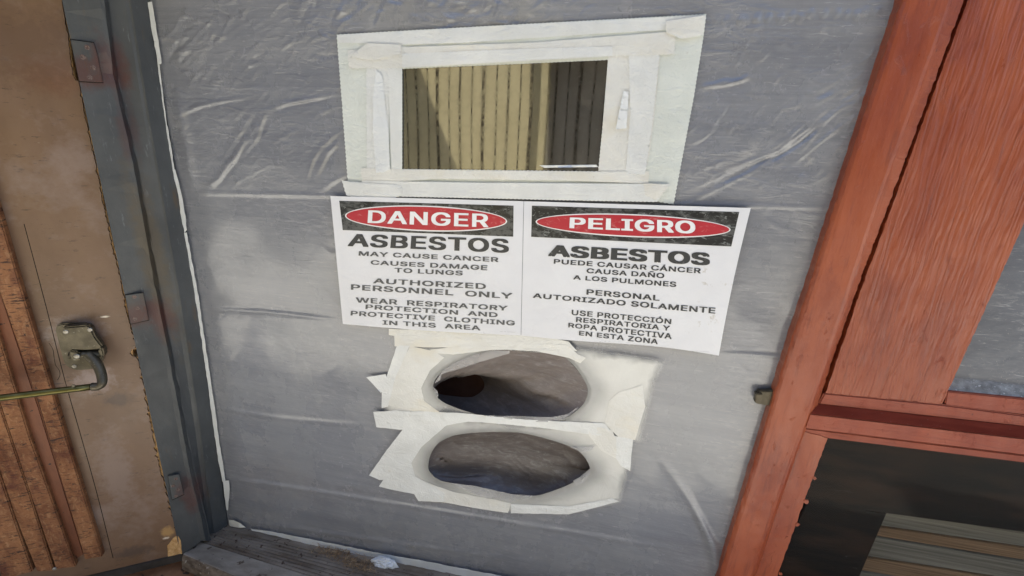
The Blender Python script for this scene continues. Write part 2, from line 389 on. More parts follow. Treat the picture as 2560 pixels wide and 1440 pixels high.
def _bw(k):
    c = k.mix(k.rng(k.noise((3, 20, 45), 7, .65), .35, .7), (.004, .004, .004), (.011, .008, .006))
    c = k.mix(k.math('MULTIPLY', k.rng(k.noise((2.5, 6, 9), 5, .6, loc=(1, 2, 3)), .48, .66), .8), c, (.030, .016, .010))
    c = k.mix(k.math('MULTIPLY', k.rng(k.noise((12, 30, 60), 8, .75), .64, .72), .5), c, (.07, .07, .065))
    c = k.mix(k.rng(k.noise((160, 160, 160), 2), .78, .8), c, (.3, .28, .25))
    k.bump([(k.noise((12, 40, 120), 7, .7), .3, .002)])
    return k.done(c, .5, .08)
m_blackwood = _bw(m_blackwood)
def boardwood(name, a, b, sc):
    k = NT(name); g = k.noise((2.2, 30, sc), 7, .6, .6)
    c = k.mix(k.rng(g, .34, .66), a, b); k.bump([(g, .7, .004)])
    return k.done(c, .8, .25)
m_greyboard = boardwood('grey_weathered_board', (.055, .052, .043), (.13, .125, .105), 130)
m_brownboard = boardwood('brown_weathered_board', (.07, .042, .022), (.17, .115, .068), 220)
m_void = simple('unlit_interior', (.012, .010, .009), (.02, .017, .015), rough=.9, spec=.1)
m_darkbrown = simple('dark_brown_interior', (.09, .045, .03), (.13, .068, .05), rough=.8, spec=.2)
def pane():
    k = NT('clear_vinyl_pane')
    c = k.mix(k.rng(k.noise((14, 14, 20), 8, .8), .54, .70), (.010, .008, .006), (.06, .05, .038))
    c = k.mix(k.rng(k.noise((230, 230, 230), 3, .6), .68, .73), c, (.30, .27, .22))
    k.bump([(k.noise((7, 7, 3), 2, .5, .6), .007, .01)])
    m = k.done(c, k.rng(k.noise((70, 70, 70), 7, .8), .42, .72, .015, .10), 1.0, IOR=2.15)
    return m
m_pane = pane()
def glass():
    k = NT('dusty_window_glass')
    d = k.rng(k.noise((140, 140, 140), 4, .6), .72, .76)
    k.done(k.mix(d, (.02, .022, .024), (.4, .38, .34)), .06, .5)
    return k.film(k.math('SUBTRACT', .93, k.math('MULTIPLY', d, .6)))
m_glass = glass()
def sidingmat():
    k = NT('tan_painted_siding')
    c = k.mix(k.rng(k.noise((6, 6, 2), 6), .3, .7), (.37, .325, .18), (.44, .39, .225))
    k.bump([(k.noise((60, 60, 12), 6), .4, .004)])
    return k.done(c, .75, .3)
m_siding = sidingmat()
m_groove_shade = simple('siding_groove_shade', (.05, .04, .022), (.08, .065, .035), rough=.9)  # groove shade put into the colour; the frontal sun casts none there
m_floor = simple('worn_brown_floor', (.20, .095, .045), (.30, .155, .08), (20, 20, 20), .7, .3, 0, .4, (60, 60, 60), .003, ((.06, .04, .03), 26, .6))
m_ground = simple('pale_concrete', (.44, .44, .41), (.52, .52, .49), (5, 5, 5), .9, .2)
m_roof = simple('roof_boards', (.20, .17, .14), (.30, .26, .22), (3, 30, 30), .8, .3)
m_straw = simple('dry_straw', (.14, .08, .042), (.48, .34, .20), (60, 60, 60), .8, .2)

# ================================================================== THE PLACE
# ------------------------------------------------ ground, roof, opposite building, interior
LS = 3.6                                        # distance of the opposite wall
def struct(o): o['kind'] = 'structure'; return o
struct(box('ground', (-14, -14, -.16), (14, 12, -.06), m_ground))
ZR = 2.35
RP = [(-5, -.5), (-1.15, -.5), (-1.15, -.08), (5, -.08), (5, 2.5), (-5, 2.5)]
def mirror(px, py):                             # where the opposite wall must be to show at this pixel of the pane
    v = ray(px, py); p = CP + v * ((D + LS) / v[1]); return np.array([p[0], -LS, p[2]])
def to_shadow_slab(p): return p + SV * (ZR - p[2]) / SV[2]
a0, a1 = to_shadow_slab(mirror(1045, 165)), to_shadow_slab(mirror(1143, 432))
b0, b1 = to_shadow_slab(mirror(1370, 165)), to_shadow_slab(mirror(1370, 432))
c0, d0 = to_shadow_slab(mirror(1327, 300)), to_shadow_slab(mirror(1352, 300))
roof = thing('porch_roof', (0, 0, 2.08), 'timber porch roof above the doorway', 'roof')
def shadow_slab_poly(name, pts, par=roof):
    return solid(name, [(x, y, ZR) for x, y in pts], [(x, y, ZR + .05) for x, y in pts], m_roof, par)
yo, yi = -3.59, -2.95
def atY(a, b, y): t = (y - a[1]) / (b[1] - a[1]); return a[0] + (b[0] - a[0]) * t
PZ = 2.08
solid('main_deck', [(x, y, PZ) for x, y in RP], [(x, y, PZ + .05) for x, y in RP], m_roof, roof)
sid = thing('siding_house', (0, -LS, 0), 'tan house with vertical grooved siding reflected in the clear window pane', 'house')
xs = np.arange(-2.7, 3.6, .118); prof = []
for i, x in enumerate(xs):
    g = .012 if i % 2 else (.030 if i % 4 else .02)
    prof += [(x, 0), (x + .118 - g - .002, 0), (x + .118 - g, -.02), (x + .118 - .002, -.02)]
prof = [(x, -LS + y) for x, y in prof]
box('side_wall', (-2.7, -LS - 2.4, -.1), (-2.66, -LS - .03, 3.5), m_siding, sid)
sw = loft('wall', [[(x, y, -.1) for x, y in prof], [(x, y, 3.5) for x, y in prof]], m_siding, sid)
shadow_slab_poly('shadow_slab', [(atY(a0, a1, yi) - 1.1, yi), (atY(a0, a1, yo) - 1.1, yo), (atY(a0, a1, yo), yo), (atY(a0, a1, yi), yi)], sid)  # added unseen slabs, shaped to cast the shadow edges on the siding
shadow_slab_poly('shadow_slab', [(atY(b0, b1, yi), yi), (b0[0], yo), (b0[0] + 3.2, yo), (b0[0] + 3.2, yi)], sid)
shadow_slab_poly('shadow_slab', [(c0[0], yi), (c0[0], yo), (d0[0], yo), (d0[0], yi)], sid)
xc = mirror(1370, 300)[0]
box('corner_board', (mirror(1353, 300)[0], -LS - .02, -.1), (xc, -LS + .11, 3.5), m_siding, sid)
sw.data.materials.append(m_groove_shade)
sw.data.materials.append(simple('shade_toned_siding', (.19, .175, .135), (.26, .24, .19), (6, 6, 2), .8, .2))  # the wall's shaded part, its shade put into a darker colour
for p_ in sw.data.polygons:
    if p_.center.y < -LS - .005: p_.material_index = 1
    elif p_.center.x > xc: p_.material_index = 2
box('roof', (-2.9, -LS - 2.6, 3.5), (3.8, -LS + .10, 3.6), m_roof, sid)

dk = thing('dark_backdrop', (-6, -LS - .5, 0), 'dark slate boarded building opposite the doorway, beside the tan house', 'building')  # added dark volume out of view, only there to darken what the sheet mirrors
m_backdrop = simple('backdrop_dark', (.030, .032, .036), (.055, .058, .064), (3, 3, 40), .8, .2)
box('wall', (-14, -LS - 3, -.1), (-3.2, -LS - .5, 4.2), m_backdrop, dk); box('roof', (-14.2, -LS - 3.3, 4.2), (-3.0, -LS - .3, 4.35), m_backdrop, dk)

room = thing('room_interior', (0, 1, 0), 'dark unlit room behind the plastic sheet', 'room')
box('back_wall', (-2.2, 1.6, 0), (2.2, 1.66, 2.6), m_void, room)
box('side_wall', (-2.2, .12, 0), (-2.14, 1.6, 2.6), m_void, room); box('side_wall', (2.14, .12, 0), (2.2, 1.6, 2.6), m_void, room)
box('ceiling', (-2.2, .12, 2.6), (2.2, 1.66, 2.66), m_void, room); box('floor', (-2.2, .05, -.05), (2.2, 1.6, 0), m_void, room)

# ------------------------------------------------ pixel outlines of the doorway
L0 = [(345, -250), (375, 0), (420, 310), (492, 720), (571, 1311)]
RL = [(2325, -250), (2247, 0), (2018, 700), (1892, 1100), (1787, 1440), (1740, 1600)]
BOT = [(570, 1308), (690, 1330), (970, 1390), (1250, 1450), (1900, 1590)]
def ybot(x):
    for i in range(len(BOT) - 1):
        if x <= BOT[i + 1][0] or i == len(BOT) - 2:
            (x0, y0), (x1, y1) = BOT[i], BOT[i + 1]; return y0 + (y1 - y0) * (x - x0) / (x1 - x0)
def z5(x, y): return (880 + x / 2.769, 800 + y / 2.769)
def z3(x, y): return (800 + x / 2.4615, y / 2.4615)
def z4(x, y): return (800 + x / 2.2857, 460 + y / 2.2857)
HOLE_U = [z5(*p) for p in [(562, 450), (625, 355), (740, 285), (860, 238), (970, 214), (1090, 212), (1250, 224), (1430, 240), (1520, 300), (1590, 390), (1632, 480), (1610, 570), (1540, 640), (1455, 690), (1390, 706), (1250, 704), (1090, 688), (900, 662), (700, 600), (595, 540)]]
HOLE_L = [z5(*p) for p in [(528, 1010), (545, 930), (590, 860), (650, 822), (725, 795), (850, 780), (1000, 775), (1180, 783), (1380, 832), (1540, 890), (1610, 950), (1648, 1030), (1615, 1078), (1540, 1120), (1440, 1165), (1270, 1217), (1100, 1205), (860, 1152), (700, 1130), (605, 1108), (545, 1060)]]
hole_u = [tuple(p) for p in closed_spline(HOLE_U, 5)]
hole_l = [tuple(p) for p in closed_spline(HOLE_L, 5)]

# ------------------------------------------------ the sheet, creased
nx, ny = 520, 400
tt = np.linspace(0, 1, ny) ** 1.0; ss = np.linspace(0, 1, nx)
GX = np.zeros((ny, nx)); GY = np.zeros((ny, nx))
yy = np.linspace(-220, 1600, 400); xl = np.array([fromline(L0, y) for y in yy]); xr = np.array([fromline(RL, y) for y in yy]) + 30
bx = np.linspace(500, 2000, 400); by = np.array([ybot(x) for x in bx])
for j, s in enumerate(ss):
    x = np.full(ny, lerp(345.0, 2300.0, s))
    for _ in range(6):
        y = -220 + tt * (np.interp(x, bx, by) + 226)
        x = np.interp(y, yy, xl) * (1 - s) + np.interp(y, yy, xr) * s
    GX[:, j] = x; GY[:, j] = y
HH = np.zeros_like(GX)
def crease(pts, amp, wid):                      # a soft ridge along a pixel polyline, fading at its ends
    pts = np.array(spline([np.array(p, float) for p in pts], 6))[:, :2]; n = len(pts)
    lo = pts.min(0) - 4 * wid; hi = pts.max(0) + 4 * wid
    msk = (GX > lo[0]) & (GX < hi[0]) & (GY > lo[1]) & (GY < hi[1])
    X = GX[msk]; Y = GY[msk]; best = np.full(X.shape, 1e9); tb = np.zeros(X.shape)
    for i in range(n - 1):
        a, b = pts[i], pts[i + 1]; d = b - a; L2_ = max(d @ d, 1e-6)
        t = np.clip(((X - a[0]) * d[0] + (Y - a[1]) * d[1]) / L2_, 0, 1)
        q = np.hypot(X - a[0] - t * d[0], Y - a[1] - t * d[1]); u = q < best
        best[u] = q[u]; tb[u] = (i + t[u]) / (n - 1)
    HH[msk] += amp * np.exp(-(best / wid) ** 2) * np.sin(np.pi * np.clip(tb, .02, .98)) ** .6
def bundle(p0, p1, n, spread, bow, amp, wid, seed):
    r_ = random.Random(seed)
    for i in range(n):
        o0 = r_.uniform(-1, 1) * spread; o1 = r_.uniform(-1, 1) * spread; t0 = r_.uniform(0, .35); t1 = r_.uniform(.65, 1)
        a = np.array(p0, float) + np.array([0, o0]); b = np.array(p1, float) + np.array([0, o1])
        q0 = lerp(a, b, t0); q1 = lerp(a, b, t1); m = (q0 + q1) / 2 + np.array([bow * .4, bow]) + np.array([r_.uniform(-6, 6), r_.uniform(-6, 6)])
        crease([q0, m, q1], amp * r_.uniform(.5, 1.2) * r_.choice([1, 1, -1]), wid * r_.uniform(.7, 1.3))
bundle((1690, 510), (2180, 200), 20, 26, 22, .0019, 4, 1)
bundle((1980, 380), (2180, 230), 12, 36, -8, .0018, 4, 2)
bundle((1715, 365), (1835, 245), 8, 13, 14, .0017, 3.5, 3)
bundle((1740, 225), (1930, 185), 9, 10, 0, .0017, 3.5, 4)
bundle((1960, 290), (2110, 210), 9, 24, 0, .0016, 4, 5)
bundle((1790, 460), (1930, 300), 4, 40, 0, .0035, 22, 6)
bundle((2000, 470), (2030, 380), 3, 20, 0, .0030, 20, 7)
for p in [((560, 430), (600, 370), (650, 310)), ((575, 415), (640, 345), (662, 280)), ((540, 460), (590, 390), (610, 350)), ((765, 450), (790, 385), (850, 325)), ((790, 440), (815, 390), (840, 360)), ((560, 395), (600, 330), (640, 270)), ((520, 480), (560, 425), (580, 400)), ((640, 345), (650, 310), (660, 290)),
          ((440, 290), (520, 260), (640, 240)), ((650, 280), (740, 255), (850, 235)), ((690, 260), (760, 250), (800, 245)), ((800, 480), (850, 445), (930, 420))]:
    crease(p, .0020, 4.5); crease([(x + 9, y + 6) for x, y in p], -.0012, 4); crease([(x - 12, y + 3) for x, y in p], .0009, 3.5)
for i in range(240):                               # small random pulls in the upper corners
    r_ = random.Random(900 + i); x, y = (r_.uniform(430, 850), r_.uniform(90, 470)) if i % 2 else (r_.uniform(1700, 2170), r_.uniform(70, 480)); l_ = r_.uniform(15, 70); an = R(r_.uniform(-65, -20))
    crease([(x, y), (x + l_ * .5 * math.cos(an) + r_.uniform(-4, 4), y + l_ * .5 * math.sin(an)), (x + l_ * math.cos(an), y + l_ * math.sin(an))], r_.uniform(.0006, .0016), r_.uniform(2.4, 4.2))
for i in range(240):                              # crumple along the top of the sheet
    r_ = random.Random(100 + i); x = r_.uniform(400, 1500); y = r_.uniform(-120, 90) if x > 820 else r_.uniform(-120, 170)
    l_ = r_.uniform(25, 80); an = R(r_.uniform(-75, -15)) if r_.random() < .75 else R(r_.uniform(-20, 30))
    crease([(x, y), (x + l_ * .5 * math.cos(an) + r_.uniform(-7, 7), y + l_ * .5 * math.sin(an) + r_.uniform(-7, 7)), (x + l_ * math.cos(an), y + l_ * math.sin(an))], r_.uniform(.0009, .0026) * r_.choice([1, -1, 1]), r_.uniform(3, 6.5))
for i in range(16):                              # a row of puckers right of the window's top
    r_ = random.Random(300 + i); x = 1790 + i * 27 + r_.uniform(-8, 8); y = 52 - i * 1.4 + r_.uniform(-5, 5)
    crease([(x - 7, y + 12), (x, y), (x + 9, y - 13)], r_.uniform(.002, .004), r_.uniform(5, 8))
for i in range(34):
    r_ = random.Random(400 + i); x = r_.uniform(1780, 2180); y = r_.uniform(70, 320); l_ = r_.uniform(15, 50); an = R(r_.uniform(-100, -30))
    crease([(x, y), (x + l_ * .5 * math.cos(an) + r_.uniform(-8, 8), y + l_ * .5 * math.sin(an)), (x + l_ * math.cos(an), y + l_ * math.sin(an))], r_.uniform(.0006, .0016), r_.uniform(5, 10))
for i in range(46):                              # faint handling marks lower down
    r_ = random.Random(600 + i); x = r_.choice([r_.uniform(500, 860), r_.uniform(1650, 1900), r_.uniform(600, 1700)]); y = r_.uniform(520, 1400)
    if 850 < x < 1650 and y < 1290: continue
    l_ = r_.uniform(30, 130); an = R(r_.uniform(-60, 50))
    crease([(x, y), (x + l_ * .5 * math.cos(an) + r_.uniform(-8, 8), y + l_ * .5 * math.sin(an) + r_.uniform(-8, 8)), (x + l_ * math.cos(an), y + l_ * math.sin(an))], r_.uniform(.0004, .0010), r_.uniform(5, 9))
for p, a_ in (([(455, 482), (900, 490), (1300, 500), (1700, 510), (2095, 521)], .0018), ([(498, 772), (680, 782), (860, 802)], .0014), ([(1797, 883), (1900, 888), (1965, 895)], .0016), ([(565, 1198), (700, 1215), (1000, 1262), (1300, 1310), (1700, 1375)], .0014), ([(520, 1015), (700, 1045), (940, 1065)], .0010), ([(575, 1297), (900, 1345), (1300, 1400)], .0012)):
    crease(p, a_ * 2.2, 4.5)
for i in range(9):                               # fan of pulls towards the lower right corner
    crease([(1640 + i * 12, 1130 + i * 28), (1730 + i * 8, 1260 + i * 14), (1800, 1440 + i * 4)], .0016, 9)
for i in range(5):
    crease([(1000 + 95 * i, 1400 + 12 * i), (1040 + 95 * i, 1372 + 12 * i), (1085 + 100 * i, 1342 + 12 * i)], .0012, 7)
sl_mask = np.zeros_like(HH, bool)
# slack at the left edge where the film bags out
HH += .006 * np.exp(-(((GX - np.interp(GY, yy, xl) - 34) / 16) ** 2)) * np.clip((GY - 220) / 60, 0, 1) * np.clip((480 - GY) / 60, 0, 1)
vec = np.vectorize(lambda x, y: nz(x / 210, y / 170, 3.3) * .006 + nz(x / 60, y / 90, 1.3) * .0012)
HH += vec(GX, GY)
cover = inside([(840, 95), (1760, 35), (1690, 505), (1880, 520), (1800, 890), (1640, 900), (1600, 1110), (1550, 1285), (1000, 1250), (920, 1180), (850, 800)], GX, GY)
HH[cover] = np.clip(HH[cover], -.004, .002)
HH = np.clip(HH, -.012, .009)
SHP = np.stack([P(x, y, h) for x, y, h in zip(GX.ravel(), GY.ravel(), HH.ravel())])
faces = []
cxg = (GX[:-1, :-1] + GX[1:, 1:]) / 2; cyg = (GY[:-1, :-1] + GY[1:, 1:]) / 2
hole_mask = np.zeros_like(cxg, bool)
for hp in (hole_u, hole_l):
    c = np.mean(np.array(hp), 0); hole_mask |= inside([tuple(c + (np.array(p) - c) * 1.05) for p in hp], cxg, cyg)
hole_mask |= inside([(1000, 165), (1525, 145), (1500, 433), (1000, 427)], cxg, cyg)
for i in range(ny - 1):
    for j in range(nx - 1):
        if not hole_mask[i, j]: a = i * nx + j; faces.append((a, a + nx, a + nx + 1, a + 1))
sheet = thing('plastic_sheet', (0, 0, .05), 'large grey translucent plastic sheet stretched across the doorway, creased', 'plastic sheet')
link('front_film', SHP, faces, m_sheet, sheet, True)

def wav(x, y): return .0009 * nz(x / 190, y / 150, 2.0)
def bil(q, u, v):                                # q: TL TR BR BL, u right, v down
    tl, tr, br, bl = [np.array(p, float) for p in q]
    return (tl * (1 - u) + tr * u) * (1 - v) + (bl * (1 - u) + br * u) * v
def qgrid(name, q, o, mat, parent, nu=24, nv=16, extra=None, wv=None):
    V = []; Fs = []
    for j in range(nv + 1):
        for i in range(nu + 1):
            x, y = bil(q, i / nu, j / nv)
            if extra: dx, dy = extra(i / nu, j / nv); x += dx; y += dy
            V.append(P(x, y, o + (wv or wav)(x, y)))
    for j in range(nv):
        for i in range(nu): a = j * (nu + 1) + i; Fs.append((a, a + nu + 1, a + nu + 2, a + 1))
    return link(name, V, Fs, mat, parent, True)

# ------------------------------------------------ viewing window in the sheet
win = thing('viewing_window', tuple(P(1260, 300, .006)), 'clear rectangular viewing pane framed in layers of white tape, above the warning signs', 'window')
pane_q = [z3(*p) for p in [(470, 400), (1800, 345), (1740, 1080), (475, 1070)]]
qgrid('pane', pane_q, .0042, m_pane, win, 20, 14, None, lambda x, y: .0003 * nz(x / 240, y / 300, 3))
open_q = dens([z3(*p) for p in [(505, 424), (1773, 369), (1742, 745), (1712, 1054), (505, 1040)]], 5, 0, .7)
patch('border_film', [z3(*p) for p in [(102, 212), (1200, 150), (2378, 86), (2362, 215), (2300, 600), (2176, 1258), (2070, 1240), (190, 1205), (170, 1110), (135, 640)]], .0065, m_backing, win, 34, wrinkle(.0009, 90, 60, 8.0), [open_q], serr=.9, estep=5)
def strip(q, o, mat, seed, amp=.001, parent=win, conv=z3, serr=.8, step=26, name='tape_strip', ang=0.0):
    return patch(name, [conv(*p) for p in q], o, mat, parent, step, wrinkle(amp, 55, 30, seed, ang), serr=serr, estep=5, seed=int(seed * 10))
strip([(110, 214), (1200, 152), (2370, 92), (2350, 170), (1700, 208), (900, 262), (500, 275), (112, 262)], .0085, m_tape, 1.1, .0022)
strip([(285, 415), (418, 415), (425, 700), (425, 1060), (288, 1100)], .0085, m_tape, 2.2)
strip([(415, 400), (506, 424), (506, 1040), (440, 1062), (428, 700)], .0095, m_tape, 2.8)
strip([(345, 430), (385, 470), (400, 640), (420, 800), (432, 1060), (345, 1062), (325, 800), (325, 600)], .0115, m_tape_edge, 3.1, .003)
strip([(1774, 345), (2092, 330), (2060, 700), (2025, 960), (2000, 1075), (1712, 1054), (1742, 745)], .0085, m_tape_old, 4.2, .0012)
strip([(1900, 330), (2092, 326), (2040, 800), (2000, 1075), (1880, 1070), (1910, 700)], .0100, m_tape, 4.7, .0015)
strip([(170, 308), (500, 290), (1300, 262), (2190, 192), (2180, 335), (1800, 345), (505, 418), (178, 422)], .0105, m_tape_old, 5.3, .0016)
strip([(505, 330), (1250, 300), (1800, 285), (1800, 345), (506, 416)], .0118, m_tape, 5.9, .001)
strip([(250, 1035), (506, 1042), (1712, 1056), (2026, 1054), (2022, 1130), (1500, 1110), (700, 1100), (262, 1138)], .0105, m_tape_old, 6.1, .0012)
strip([(260, 1112), (1000, 1125), (2150, 1132), (2075, 1243), (1600, 1235), (1000, 1220), (200, 1205)], .0120, m_tape, 6.6, .0014)
strip([(1990, 1128), (2152, 1134), (2120, 1180), (2065, 1232), (2000, 1200)], .0135, m_tape_old, 6.9, .002)
strip([(134, 1108), (180, 1118), (500, 1140), (505, 1195), (400, 1255), (195, 1212), (160, 1200)], .0138, m_tape, 7.2, .002)
strip([(290, 265), (500, 275), (495, 335), (330, 372), (180, 350)], .0125, m_tape_old, 7.9, .002)
strip([(1350, 1018), (1700, 1014), (1712, 1028), (1380, 1032)], .0075, m_tape_edge, 8.4, .0003, serr=0)
strip([(1868, 560), (1900, 565), (1885, 790), (1820, 795), (1838, 700)], .0128, m_tape_edge, 8.8, .0008, serr=0)
strip([(2130, 130), (2375, 92), (2360, 215), (2230, 240), (2130, 200)], .0130, m_tape_old, 9.1, .0025)

# ------------------------------------------------ the two warning signs
def oval(name, l, r, t, b, o, mat, parent, k=1.0):
    l, r, t, b = [np.array(p, float) for p in (l, r, t, b)]; c = (l + r) / 2 * .5 + (t + b) / 2 * .5; ax = (r - l) / 2; ay = (b - t) / 2
    V = [P(*c, o + wav(*c))]; Fs = []; n = 96; rings = 8
    for g in range(1, rings + 1):
        for i in range(n):
            an = 2 * math.pi * i / n; p = c + (ax - ax / np.linalg.norm(ax) * (0 if k == 1 else k)) * math.cos(an) * g / rings + (ay - ay / np.linalg.norm(ay) * (0 if k == 1 else k)) * math.sin(an) * g / rings
            V.append(P(*p, o + wav(*p)))
    for i in range(n): Fs.append((0, 1 + (i + 1) % n, 1 + i))
    for g in range(rings - 1):
        for i in range(n): Fs.append((1 + g * n + i, 1 + g * n + (i + 1) % n, 1 + (g + 1) * n + (i + 1) % n, 1 + (g + 1) * n + i))
    return link(name, V, Fs, mat, parent, True)
_cap = [None]
try: FONT = bpy.data.fonts.load(bpy.utils.system_resource('DATAFILES', path='fonts') + '/Inter.woff2')     # Blender's own interface typeface
except Exception: FONT = None
def textmesh(s):                                 # filled outline of a line of text, overlapping contours united
    cu = bpy.data.curves.new('lettering', 'FONT'); cu.body = s; cu.size = 1
    if FONT: cu.font = FONT
    cu.resolution_u = 3; cu.space_character = 1.06; cu.fill_mode = 'NONE'
    ob = bpy.data.objects.new('lettering', cu); COL.objects.link(ob)
    dg = bpy.context.evaluated_depsgraph_get(); me = bpy.data.meshes.new_from_object(ob.evaluated_get(dg))
    bpy.data.objects.remove(ob); bpy.data.curves.remove(cu)
    co = np.array([v.co[:2] for v in me.vertices]); ed = np.array([e.vertices[:] for e in me.edges]); bpy.data.meshes.remove(me)
    nxt = {}                                      # follow each contour in its own direction
    adj = {}
    for p, q_ in ed: adj.setdefault(int(p), []).append(int(q_)); adj.setdefault(int(q_), []).append(int(p))
    seen = set(); seg = []
    for st in range(len(co)):
        if st in seen or st not in adj: continue
        loop = [st]; seen.add(st); cur = st; nx_ = st + 1 if st + 1 in adj[st] else adj[st][0]
        while nx_ not in seen:
            seen.add(nx_); loop.append(nx_); cand = [k for k in adj[nx_] if k != cur]; cur = nx_
            if not cand: break
            nx_ = cand[0]
        seg += [(loop[i], loop[(i + 1) % len(loop)]) for i in range(len(loop))]
    V2, _, F2, _, _, _ = delaunay_2d_cdt([Vector(c) for c in co], seg, [], 0, 1e-6)
    V2 = np.array([v[:] for v in V2]); cen = np.array([V2[list(f)].mean(0) for f in F2]); wn = np.zeros(len(F2), int)
    for i, j in seg:
        (x0, y0), (x1, y1) = co[i], co[j]; y = cen[:, 1]; x = cen[:, 0]
        side = (x1 - x0) * (y - y0) - (x - x0) * (y1 - y0)
        wn += ((y0 <= y) & (y1 > y) & (side > 0)).astype(int) - ((y0 > y) & (y1 <= y) & (side < 0)).astype(int)
    return V2, [tuple(f) for f, w_ in zip(F2, wn) if w_ != 0]
def lettering(s, q4, o, mat, parent, bold=.012, conv=z4):
    co, fs = textmesh(s)
    if _cap[0] is None: _cap[0] = textmesh('H')[0][:, 1].max()
    x0, x1 = co[:, 0].min() - bold, co[:, 0].max() + bold; q = [conv(*p) for p in q4]; y0, y1 = -bold * .5, _cap[0] + bold * .5
    V = []; Fs = []
    for c_, (dx, dy) in enumerate([(0, 0), (bold, bold * .5), (-bold, -bold * .5), (bold, -bold * .5), (-bold, bold * .5)] if bold else [(0, 0)]):
        n0 = len(V)
        for c in co:
            px, py = bil(q, (c[0] + dx - x0) / (x1 - x0), 1 - (c[1] + dy - y0) / (y1 - y0)); V.append(P(px, py, o + c_ * .00009 + wav(px, py)))
        Fs += [tuple(n0 + i for i in f) for f in fs]
    me = bpy.data.meshes.new('lettering'); me.from_pydata([tuple(map(float, v)) for v in V], [], Fs)
    me.name = 'lettering'; me.materials.clear(); me.materials.append(mat)
    ob = bpy.data.objects.new('lettering', me); COL.objects.link(ob); attach(ob, parent); return ob
def sign(q, head, ov, title, lines, label, mat_small, tbold, extra=None, fine=None, hb=.03):
    t = thing('warning_sign', tuple(P(*bil(q, .5, .5), .016)), label, 'warning sign')
    qgrid('paper', q, .0155, m_paper, t, 36, 26, extra)
    qgrid('header_panel', [z4(*p) for p in head], .0162, m_black, t, 36, 10)
    a = oval('oval_border', *[z4(*p) for p in ov], .0168, m_white_ink, t)
    oval('red_oval', *[z4(*p) for p in ov], .0174, m_red, t, 3.2)
    lettering(title[0], title[1], .0180, m_white_ink, t, tbold)
    lettering(lines[0][0], lines[0][1], .0164, m_letter, t, hb)
    for s, q4 in lines[1:]: lettering(s, q4, .0164, mat_small, t, .022)
    lettering(fine[0], fine[1], .0164, m_print, t, 0)
    return t
def q(bl, br, tl, tr): return [tl, tr, br, bl]
sign([(826, 490), (1309, 503), (1302, 839), (857, 810)], [(110, 96), (1106, 124), (1104, 301), (130, 263)],
     [(148, 183), (1074, 212), (590, 123), (612, 270)], ('DANGER', q((272, 222), (963, 248), (276, 150), (964, 171))),
     [('ASBESTOS', q((157, 355), (1080, 394), (167, 285), (1078, 315))),
      ('MAY CAUSE CANCER', q((220, 409), (1020, 446), (222, 384), (1020, 420))),
      ('CAUSES DAMAGE', q((289, 460), (956, 493), (290, 436), (958, 466))),
      ('TO LUNGS', q((425, 505), (815, 523), (426, 480), (816, 497))),
      ('AUTHORIZED', q((303, 567), (948, 601), (306, 539), (948, 570))),
      ('PERSONNEL  ONLY', q((176, 604), (1098, 656), (177, 574), (1100, 624))),
      ('WEAR  RESPIRATORY', q((205, 677), (1070, 724), (204, 648), (1073, 697))),
      ('PROTECTION  AND', q((259, 714), (1015, 762), (261, 689), (1015, 736))),
      ('PROTECTIVE  CLOTHING', q((174, 751), (1113, 809), (176, 725), (1114, 782))),
      ('IN THIS  AREA', q((357, 803), (917, 837), (357, 779), (915, 810)))],
     'white paper sign reading DANGER ASBESTOS in English', m_letter_grey, .022,
     lambda u, v: (0, 3 * math.sin(math.pi * u) * v), ('— — ———', q((1030, 845), (1115, 850), (1030, 839), (1115, 844))))
sign([(1310, 503), (1877, 520), (1797, 889), (1303, 839)], [(1211, 124), (2396, 160), (2350, 357), (1207, 302)],
     [(1234, 216), (2348, 260), (1780, 172), (1795, 304)], ('PELIGRO', q((1425, 252), (2145, 284), (1428, 191), (2144, 211))),
     [('ASBESTOS', q((1302, 412), (2228, 466), (1310, 348), (2228, 394))),
      ('PUEDE CAUSAR CÁNCER', q((1335, 455), (2175, 511), (1337, 429), (2177, 482))),
      ('CAUSA DAÑO', q((1522, 508), (1967, 539), (1525, 482), (1968, 511))),
      ('A LOS PULMONES', q((1446, 545), (2035, 589), (1448, 521), (2037, 560))),
      ('PERSONAL', q((1522, 632), (1940, 668), (1524, 602), (1942, 637))),
      ('AUTORIZADO SOLAMENTE', q((1215, 650), (2258, 741), (1218, 624), (2261, 708))),
      ('USE PROTECCIÓN', q((1437, 748), (2006, 801), (1439, 719), (2009, 772))),
      ('RESPIRATORIA Y', q((1462, 788), (1999, 839), (1464, 761), (2002, 811))),
      ('ROPA PROTECTIVA', q((1418, 819), (2009, 887), (1420, 794), (2011, 855))),
      ('EN ESTA ZONA', q((1479, 864), (1930, 916), (1481, 839), (1933, 887)))],
     'white paper sign reading PELIGRO ASBESTOS in Spanish, its lower right corner stained', m_letter, .03,
     lambda u, v: (4 * math.sin(math.pi * v) * u * -1, -5 * math.sin(math.pi * u) * v + 3 * math.sin(2 * math.pi * u) * v), ('— — ———', q((2122, 957), (2225, 962), (2122, 951), (2225, 956))), .045)

